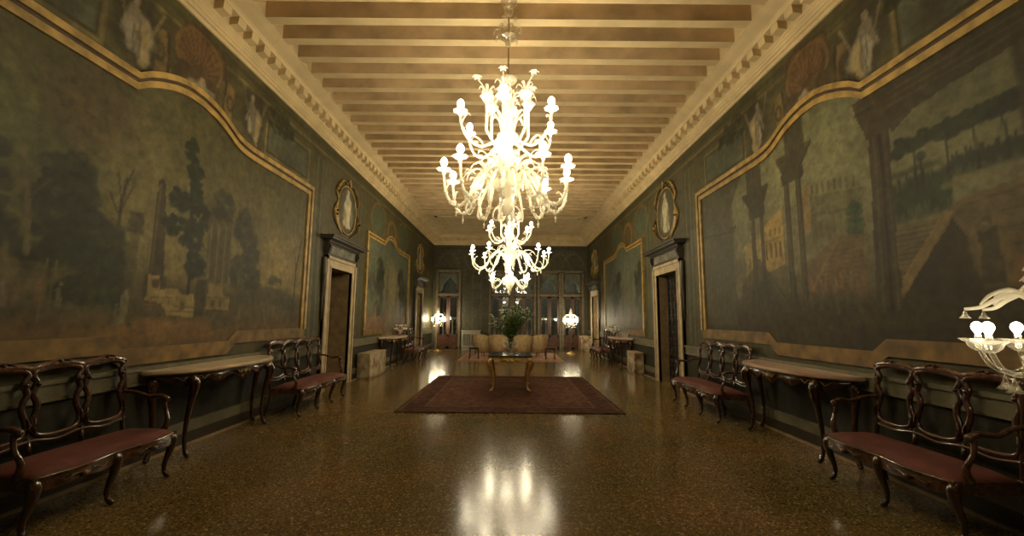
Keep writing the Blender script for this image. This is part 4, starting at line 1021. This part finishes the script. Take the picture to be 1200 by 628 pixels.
for k in range(46):
    a = R.uniform(0, 2*PI); sp = R.uniform(.06, .50); hh = R.uniform(.50, 1.06)*(1-.35*sp)
    P = spl([(.01*math.cos(a), .01*math.sin(a), .10), (sp*.12*math.cos(a), sp*.12*math.sin(a), .33), (sp*.6*math.cos(a), sp*.6*math.sin(a), .3+hh*.45), (sp*math.cos(a), sp*math.sin(a), .22+hh*.86)], 5)
    st.tube(P, [.005, .004, .003], 5)
    for i in range(6, len(P)):
        for q in range(2):
            b = R.uniform(0, 2*PI); ln = R.uniform(.07, .15); d = Vector((math.cos(b), math.sin(b), R.uniform(-.2, .7))).normalized()
            lf.leaf([P[i], P[i]+d*ln*.5+Vector((0, 0, .012)), P[i]+d*ln+Vector((0, 0, -.012))], [.004, .021, .002], th=.0015)
st.build('stems', M['stem'], t); o = lf.build('leaves', M['leaf'], t)

# ------------------------------------------------------------------ far seating group
def make_tub(label):
    t = thing('armchair', label, 'armchair'); n = 28; flare = 1.0
    b = MB(); vs = []
    for i in range(n+1):
        a = -PI*.56+2*PI*.56*i/n; c = abs(a)/(PI*.56); zt = .86-.20*c**2.2
        ax, ay = math.sin(a), -math.cos(a)
        for r, z in ((.33, .16), (.40, .50), (.44, zt-.03), (.42, zt), (.37, zt), (.345, zt-.04), (.31, .45), (.28, .16)): g = 1+(flare-1)*max(0, (z-.3)/.5); vs.append((ax*r*.95*g, ay*r*g, z))
    fs = [tuple(range(7, -1, -1)), tuple(n*8+j for j in range(8))]
    for i in range(n):
        for j in range(8): fs.append((i*8+j, i*8+(j+1) % 8, i*8+8+(j+1) % 8, i*8+8+j))
    b.add(vs, fs, 0, True); b.build('backrest', M['beige'], t)
    s = MB(); s.lathe([(.01, .16), (.27, .16), (.285, .20), (.285, .40), (.27, .44), (.01, .455)], 24); s.build('seat', M['beige'], t)
    for x, y in ((-.2, -.2), (.2, -.2), (-.18, .2), (.18, .2)):
        l = MB(); l.tube([(x, y, .18), (x*1.1, y*1.1, 0)], [.024, .014], 7); l.build('leg', M['wood'], t)
    return t
G3 = 'beige tub armchairs at the far end'
ch = make_tub('beige tub armchair seen from behind, leftmost of the far four'); ch.location = (-1.14, 17.25, .022); ch.rotation_euler = (0, 0, -.55); ch['group'] = G3
dup(ch, (-.50, 16.75, .022), -.08, 'beige tub armchair seen from behind, just left of the vase', G3)
dup(ch, (.42, 16.75, .022), .08, 'beige tub armchair seen from behind, just right of the vase', G3)
dup(ch, (1.04, 17.25, .022), .55, 'beige tub armchair seen from behind, rightmost of the far four', G3)
def make_side_table(label):
    t = thing('side_table', label, 'side table')
    m = MB(); m.bbox(-.19, .19, -.19, .19, .40, .425, .006); m.box(-.16, .16, -.16, .16, .36, .40); m.build('table_top', M['wood'], t)
    for x in (-.15, .15):
        for y in (-.15, .15): l = MB(); l.tube([(x, y, .38), (x, y, .2), (x*1.1, y*1.1, 0)], [.018, .012, .014], 7); l.build('leg', M['wood'], t)
    return t
sd = make_side_table('small dark low table left of the far armchairs'); sd.location = (-1.36, 15.85, .016)
dup(sd, (1.42, 15.85, .016), 0, 'small dark low table right of the far armchairs')

# ------------------------------------------------------------------ glass chandeliers
def bulb_mesh(r, h):
    m = MB(); m.lathe([(r*.45, 0), (r*.8, h*.18), (r, h*.42), (r*.86, h*.66), (r*.45, h*.88), (.001, h)], 10); return m
BULBM = bulb_mesh(.041, .105).mesh('bulb', M['bulb'])
BOB = MB(); BOB.lathe([(.012, -.05), (.022, -.03), (.016, -.012), (.05, .0), (.085, .018), (.082, .024), (.03, .012), (.016, .02), (.018, .06), (.016, .062)], 16, wave=.07, lobes=8); BOBM = BOB.mesh('bobeche', M['glass'])
STAR = MB(); STAR.lathe([(.001, -.07), (.012, -.05), (.004, -.035), (.02, -.02), (.004, 0), (.003, .05)], 6); STARM = STAR.mesh('drop', M['glass'])
def link(name, me, parent, loc, rz=0):
    o = bpy.data.objects.new(name, me); C.objects.link(o); o.parent = parent; o.location = loc; o.rotation_euler = (0, 0, rz); return o
def polar(r, a, z): return (r*math.cos(a), r*math.sin(a), z)

def flower(m, c, r, a0=0, n=6):
    for k in range(n):
        a = a0+2*PI*k/n; p = Vector(c)
        m.leaf([p, p+Vector(polar(r*.6, a, r*.45)), p+Vector(polar(r, a, r*.25))], [r*.12, r*.34, r*.10], th=.003)

def tier(root, n, rot, r0, z0, pts, rb, drop=True, leafy=True):
    """n scrolling arms; pts = (r, z) path; each arm carries a drip pan and a lit bulb"""
    base = None
    for k in range(n):
        a = rot+2*PI*k/n
        if base is None:
            m = MB(); P = spl([(r, 0, z) for r, z in pts], 6)
            m.tube(P, rb, 7)
            for i in range(3, len(P)-2, 4): m.ball(P[i], (rb[0] if isinstance(rb, (list, tuple)) else rb)*1.25, 6, 4)
            if leafy:
                q = P[len(P)//3]; m.leaf(spl([q, q+Vector((.05, 0, .06)), q+Vector((.12, 0, .09)), q+Vector((.15, 0, .05))], 4), [.008, .024, .022, .004])
                q = P[-6]; m.leaf(spl([q, q+Vector((-.02, .03, .06)), q+Vector((-.06, .05, .12)), q+Vector((-.09, .06, .10))], 4), [.006, .018, .018, .003])
                flower(m, P[len(P)//2], .05)
            base = m.mesh('arm', M['glass'])
        o = link('arm', base, root, (0, 0, 0), a)
        r, z = pts[-1]
        link('drip_pan', BOBM, o, (r, 0, z+.05)); link('bulb', BULBM, o, (r, 0, z+.11))
        if drop:
            lo = min(pts[1:], key=lambda q: q[1]); link('glass_drop', STARM, o, (lo[0], 0, lo[1]-.06))

def make_chandelier(label, y, mid, third, rot):
    t = thing('chandelier', label, 'chandelier', (XC+.01, y, 0), 0, 'white glass chandeliers')
    m = MB(); m.lathe([(.012, 5.30), (.03, 5.31), (.05, 5.34), (.065, 5.38), (.05, 5.42), (.02, 5.43), (.03, 5.44), (.09, 5.465), (.11, 5.49), (.10, 5.498)], 14); m.build('ceiling_rose', M['clear'], t)
    m = MB(); m.tube([(0, 0, 4.40), (0, 0, 5.32)], .009, 8); m.build('rod', M['brass'], t)
    m = MB(); m.lathe([(.012, 4.88), (.03, 4.92), (.02, 4.95), (.06, 4.98), (.105, 5.01), (.10, 5.02), (.03, 5.0), (.02, 5.06), (.02, 5.2)], 14, wave=.05, lobes=7)
    for k in range(8):
        a = 2*PI*k/8+.2; m.leaf(spl([polar(.03, a, 4.98), polar(.10, a, 5.08), polar(.17, a, 5.09), polar(.19, a, 5.02)], 4), [.006, .016, .018, .004])
        if k % 2: m.tube(spl([polar(.02, a, 5.05), polar(.05, a, 5.16), polar(.10, a, 5.22)], 4), .005, 5); flower(m, polar(.10, a, 5.22), .035)
    m.build('upper_cup', M['clear'], t)
    m = MB()                                    # central blown-glass stem
    m.lathe([(.02, 2.95 if not third else 2.5), (.03, 3.02), (.16, 3.06), (.20, 3.14), (.17, 3.22), (.07, 3.27), (.045, 3.32), (.06, 3.40), (.085, 3.48), (.05, 3.56), (.06, 3.60), (.12, 3.66), (.13, 3.72), (.06, 3.78), (.035, 3.84), (.06, 3.94), (.065, 4.02), (.035, 4.12), (.03, 4.22), (.05, 4.30), (.03, 4.36), (.09, 4.41), (.115, 4.45), (.10, 4.46), (.02, 4.44)], 16); m.build('stem', M['glass'], t)
    m = MB()
    for k in range(10):                         # curling leaves on the bowls
        a = 2*PI*k/10+.1
        m.leaf(spl([polar(.10, a, 3.24), polar(.18, a, 3.38), polar(.28, a, 3.42), polar(.33, a, 3.34)], 4), [.012, .035, .032, .006])
        m.leaf(spl([polar(.08, a, 3.76), polar(.12, a, 3.92), polar(.20, a, 4.0), polar(.25, a, 3.93)], 4), [.01, .028, .026, .005])
        m.leaf(spl([polar(.05, a, 4.06), polar(.08, a, 4.2), polar(.14, a, 4.24), polar(.17, a, 4.18)], 4), [.008, .02, .02, .004])
    m.build('curling_leaves', M['glass'], t)
    for k in range(6):                          # twisted spires with flower cups
        a = rot+2*PI*k/6+.25; m = MB()
        P = [Vector(polar(.14+.13*min(1, i/7), a, 3.55+.55*i/20)) for i in range(21)]
        m.tube(P, [.014 if i % 2 else .019 for i in range(21)], 7)
        m.lathe([(.012, 0), (.03, .02), (.06, .07), (.085, .10), (.08, .105), (.02, .05)], 12, polar(.27, a, 4.08), wave=.1, lobes=6)
        for j in range(5):
            b = 2*PI*j/5+a; q = Vector(polar(.27, a, 4.14))
            m.leaf(spl([q, q+Vector(polar(.03, b, .10)), q+Vector(polar(.08, b, .15)), q+Vector(polar(.11, b, .10))], 4), [.005, .016, .016, .003])
        m.tube(spl([polar(.27, a, 4.1), polar(.29, a, 4.26), polar(.33+.07*(k % 2), a, 4.38)], 4), .006, 5); flower(m, polar(.33+.07*(k % 2), a, 4.38), .06)
        m.build('spire', M['glass'], t)
    # upper tier
    tier(t, 6, rot+.35, .1, 3.7, [(.10, 3.66), (.22, 3.58), (.36, 3.52), (.50, 3.58), (.59, 3.72), (.61, 3.83)], [.018, .017, .014], drop=False)
    # main tier
    R = mid
    tier(t, 10, rot+.12, .15, 3.15, [(.15, 3.16), (.30*R, 3.27), (.48*R, 3.16), (.62*R, 2.90), (.80*R, 2.80), (.95*R, 2.92), (R, 3.16)], [.024, .020, .015])
    ns = 5 if third else 10
    for k in range(ns):
        a = rot+.12+2*PI*(k+.5)/ns; m = MB()
        m.tube(spl([polar(.16, a, 3.12), polar(.34*R, a, 3.22), polar(.55*R, a, 3.02), polar(.66*R, a, 2.82), polar(.60*R, a, 2.74), polar(.54*R, a, 2.80)], 6), [.022, .018, .012, .008], 7)
        flower(m, polar(.40*R, a, 3.19), .06); m.leaf(spl([polar(.3*R, a, 3.2), polar(.45*R, a, 3.30), polar(.6*R, a, 3.26), polar(.66*R, a, 3.16)], 4), [.01, .032, .03, .004])
        m.build('scroll', M['glass'], t)
    if third:
        tier(t, 6, rot+.3, .08, 2.6, [(.06, 2.62), (.18, 2.55), (.30, 2.38), (.42, 2.30), (.50, 2.34), (.53, 2.46)], [.018, .016, .013])
        m = MB(); m.lathe([(.004, 2.10), (.03, 2.16), (.015, 2.22), (.07, 2.30), (.14, 2.42), (.16, 2.52), (.10, 2.60), (.04, 2.66), (.05, 2.76), (.03, 2.86), (.10, 2.98), (.12, 3.06)], 16)
    else:
        m = MB(); m.lathe([(.004, 2.62), (.025, 2.67), (.012, 2.71), (.06, 2.77), (.085, 2.84), (.06, 2.90), (.03, 2.94), (.11, 3.02), (.13, 3.07)], 16)
        for k in range(6):
            a = 2*PI*k/6; m.tube(spl([polar(.06, a, 2.86), polar(.14, a, 2.80), polar(.17, a, 2.70), polar(.12, a, 2.66), polar(.10, a, 2.72)], 5), .010, 6)
    m.build('bottom_finial', M['glass'], t)
    return t
make_chandelier('big white glass chandelier with lit bulbs, nearest, hanging at the top of the room', 5.0, .76, False, .1)
make_chandelier('second lit white glass chandelier, lower in view, hanging behind the nearest one', 11.3, 1.05, True, .32)

# ------------------------------------------------------------------ floor candelabra
BELL = MB(); BELL.lathe([(.002, .05), (.006, .02), (.012, 0), (.022, -.025), (.040, -.045), (.037, -.046), (.004, -.01)], 10, wave=.06, lobes=5); BELLM = BELL.mesh('bell_drop', M['clear'])
PANM = MB().lathe([(.014, -.055), (.03, -.045), (.045, -.03), (.055, -.005), (.086, .014), (.083, .019), (.05, .004), (.016, -.01), (.014, .035), (.018, .037), (.012, .040)], 24, wave=.08, lobes=8).mesh('drip_pan', M['clear'])
GLOBE = MB().lathe([(.010, 0), (.015, .016), (.025, .034), (.028, .048), (.022, .066), (.010, .076), (.001, .079)], 12).mesh('bulb', M['lamp_bulb'])
def make_floor_lamp(label, loc, rz):
    t = thing('floor_lamp', label, 'floor lamp', loc, rz, 'glass candelabrum floor lamps')
    m = MB(); m.lathe([(.19, 0), (.20, .015), (.17, .03), (.10, .045), (.06, .07), (.035, .09)], 20); m.build('base', M['gold'], t)
    m = MB(); m.lathe([(.022, .08), (.03, .12), (.018, .16), (.018, .5), (.035, .55), (.018, .6), (.018, .95), (.04, 1.0), (.022, 1.05), (.05, 1.14), (.06, 1.2), (.03, 1.26)], 12); m.build('pole', M['clear'], t)
    m = MB(); m.lathe([(.03, 1.24), (.10, 1.27), (.12, 1.31), (.05, 1.35), (.035, 1.42), (.05, 1.5), (.03, 1.56), (.06, 1.60), (.025, 1.66), (.02, 1.75)], 14)
    for z, r in ((1.68, .10), (1.74, .085), (1.80, .07), (1.86, .05), (1.91, .035)):
        for k in range(8): a = 2*PI*k/8+z*7; m.leaf([polar(.012, a, z-.02), polar(r*.7, a, z+.02), polar(r, a, z-.01)], [.01, .026, .008])
    m.lathe([(.012, 1.74), (.012, 1.92), (.004, 2.0)], 8); m.build('finial', M['glass'], t)
    am = MB(); P = spl([(.05, 0, 1.31), (.10, 0, 1.25), (.165, 0, 1.215), (.24, 0, 1.25), (.28, 0, 1.34)], 6); am.tube(P, [.017, .014, .012], 8); am = am.mesh('arm', M['clear'])
    lv = MB(); Q = spl([(.03, 0, 1.58), (.10, 0, 1.655), (.18, 0, 1.63), (.25, 0, 1.585), (.315, 0, 1.575)], 6); lv.tube(Q, [.010, .014, .012, .008], 7); lv.leaf(spl([(.08, 0, 1.66), (.14, 0, 1.68), (.20, 0, 1.65), (.25, 0, 1.60)], 4), [.012, .045, .042, .008]); lv = lv.mesh('leaf_branch', M['glass'])
    for k in range(7):
        a = 2*PI*k/7
        o = link('arm', am, t, (0, 0, 0), a); link('drip_pan', PANM, o, (.28, 0, 1.385)); link('bulb', GLOBE, o, (.28, 0, 1.424)); link('bell_drop', BELLM, o, (.19, 0, 1.165))
        if k % 2 == 0: o = link('leaf_branch', lv, t, (0, 0, 0), a+.45); link('bell_drop', BELLM, o, (.315, 0, 1.552)).scale = (.68, .68, .68)
    return t
fl = make_floor_lamp('glass candelabrum floor lamp with lit bulbs cut off by the right frame edge', (2.92, 2.333, 0), math.radians(128.6-12))
GLOBE2 = bulb_mesh(.036, .095).mesh('bulb', M['far_bulb']); GLOBE2.materials[0] = M['far_bulb']
for r_ in (dup(fl, (-3.37, 19.75, 0), .2, 'lit glass floor lamp in the far left corner'),
           dup(fl, (2.58, 18.75, 0), .5, 'lit glass floor lamp at the far right, before the windows')):
    for c_ in r_.children_recursive:
        if c_.type == 'MESH' and c_.data == GLOBE: c_.data = GLOBE2

# fill light added outside to brighten the balusters; no lamp known there
ll = bpy.data.lights.new('balcony_fill_light', 'POINT'); ll.energy = 520; ll.color = (1, .85, .6); ll.shadow_soft_size = .15
lo = bpy.data.objects.new('balcony_fill_light', ll); C.objects.link(lo); lo.location = (1.5, YF+5.5, 5.0)

# ------------------------------------------------------------------ world, camera, look
w = bpy.data.worlds.new('night'); bpy.context.scene.world = w; w.use_nodes = True
w.node_tree.nodes['Background'].inputs[0].default_value = (.016, .014, .011, 1); w.node_tree.nodes['Background'].inputs[1].default_value = .35
cam = bpy.data.cameras.new('camera'); co = bpy.data.objects.new('camera', cam); C.objects.link(co)
cam.sensor_fit = 'HORIZONTAL'; cam.sensor_width = 36; cam.lens = 36*500/1200; cam.clip_end = 200
co.matrix_world = Matrix.Translation((0, 0, 1.5)) @ Matrix.Rotation(PI/2+math.radians(6.73), 4, 'X') @ Matrix.Rotation(math.radians(.45), 4, 'Z')
sc = bpy.context.scene; sc.camera = co
sc.view_settings.view_transform = 'Standard'; sc.view_settings.look = 'None'; sc.view_settings.gamma = 1; sc.view_settings.use_curve_mapping = False
sc.view_settings.exposure = 1.15
sc.cycles.use_denoising = True; sc.cycles.caustics_reflective = False; sc.cycles.caustics_refractive = False
sc.cycles.max_bounces = 8; sc.cycles.diffuse_bounces = 4; sc.cycles.glossy_bounces = 4; sc.cycles.transparent_max_bounces = 16; sc.cycles.sample_clamp_indirect = 6
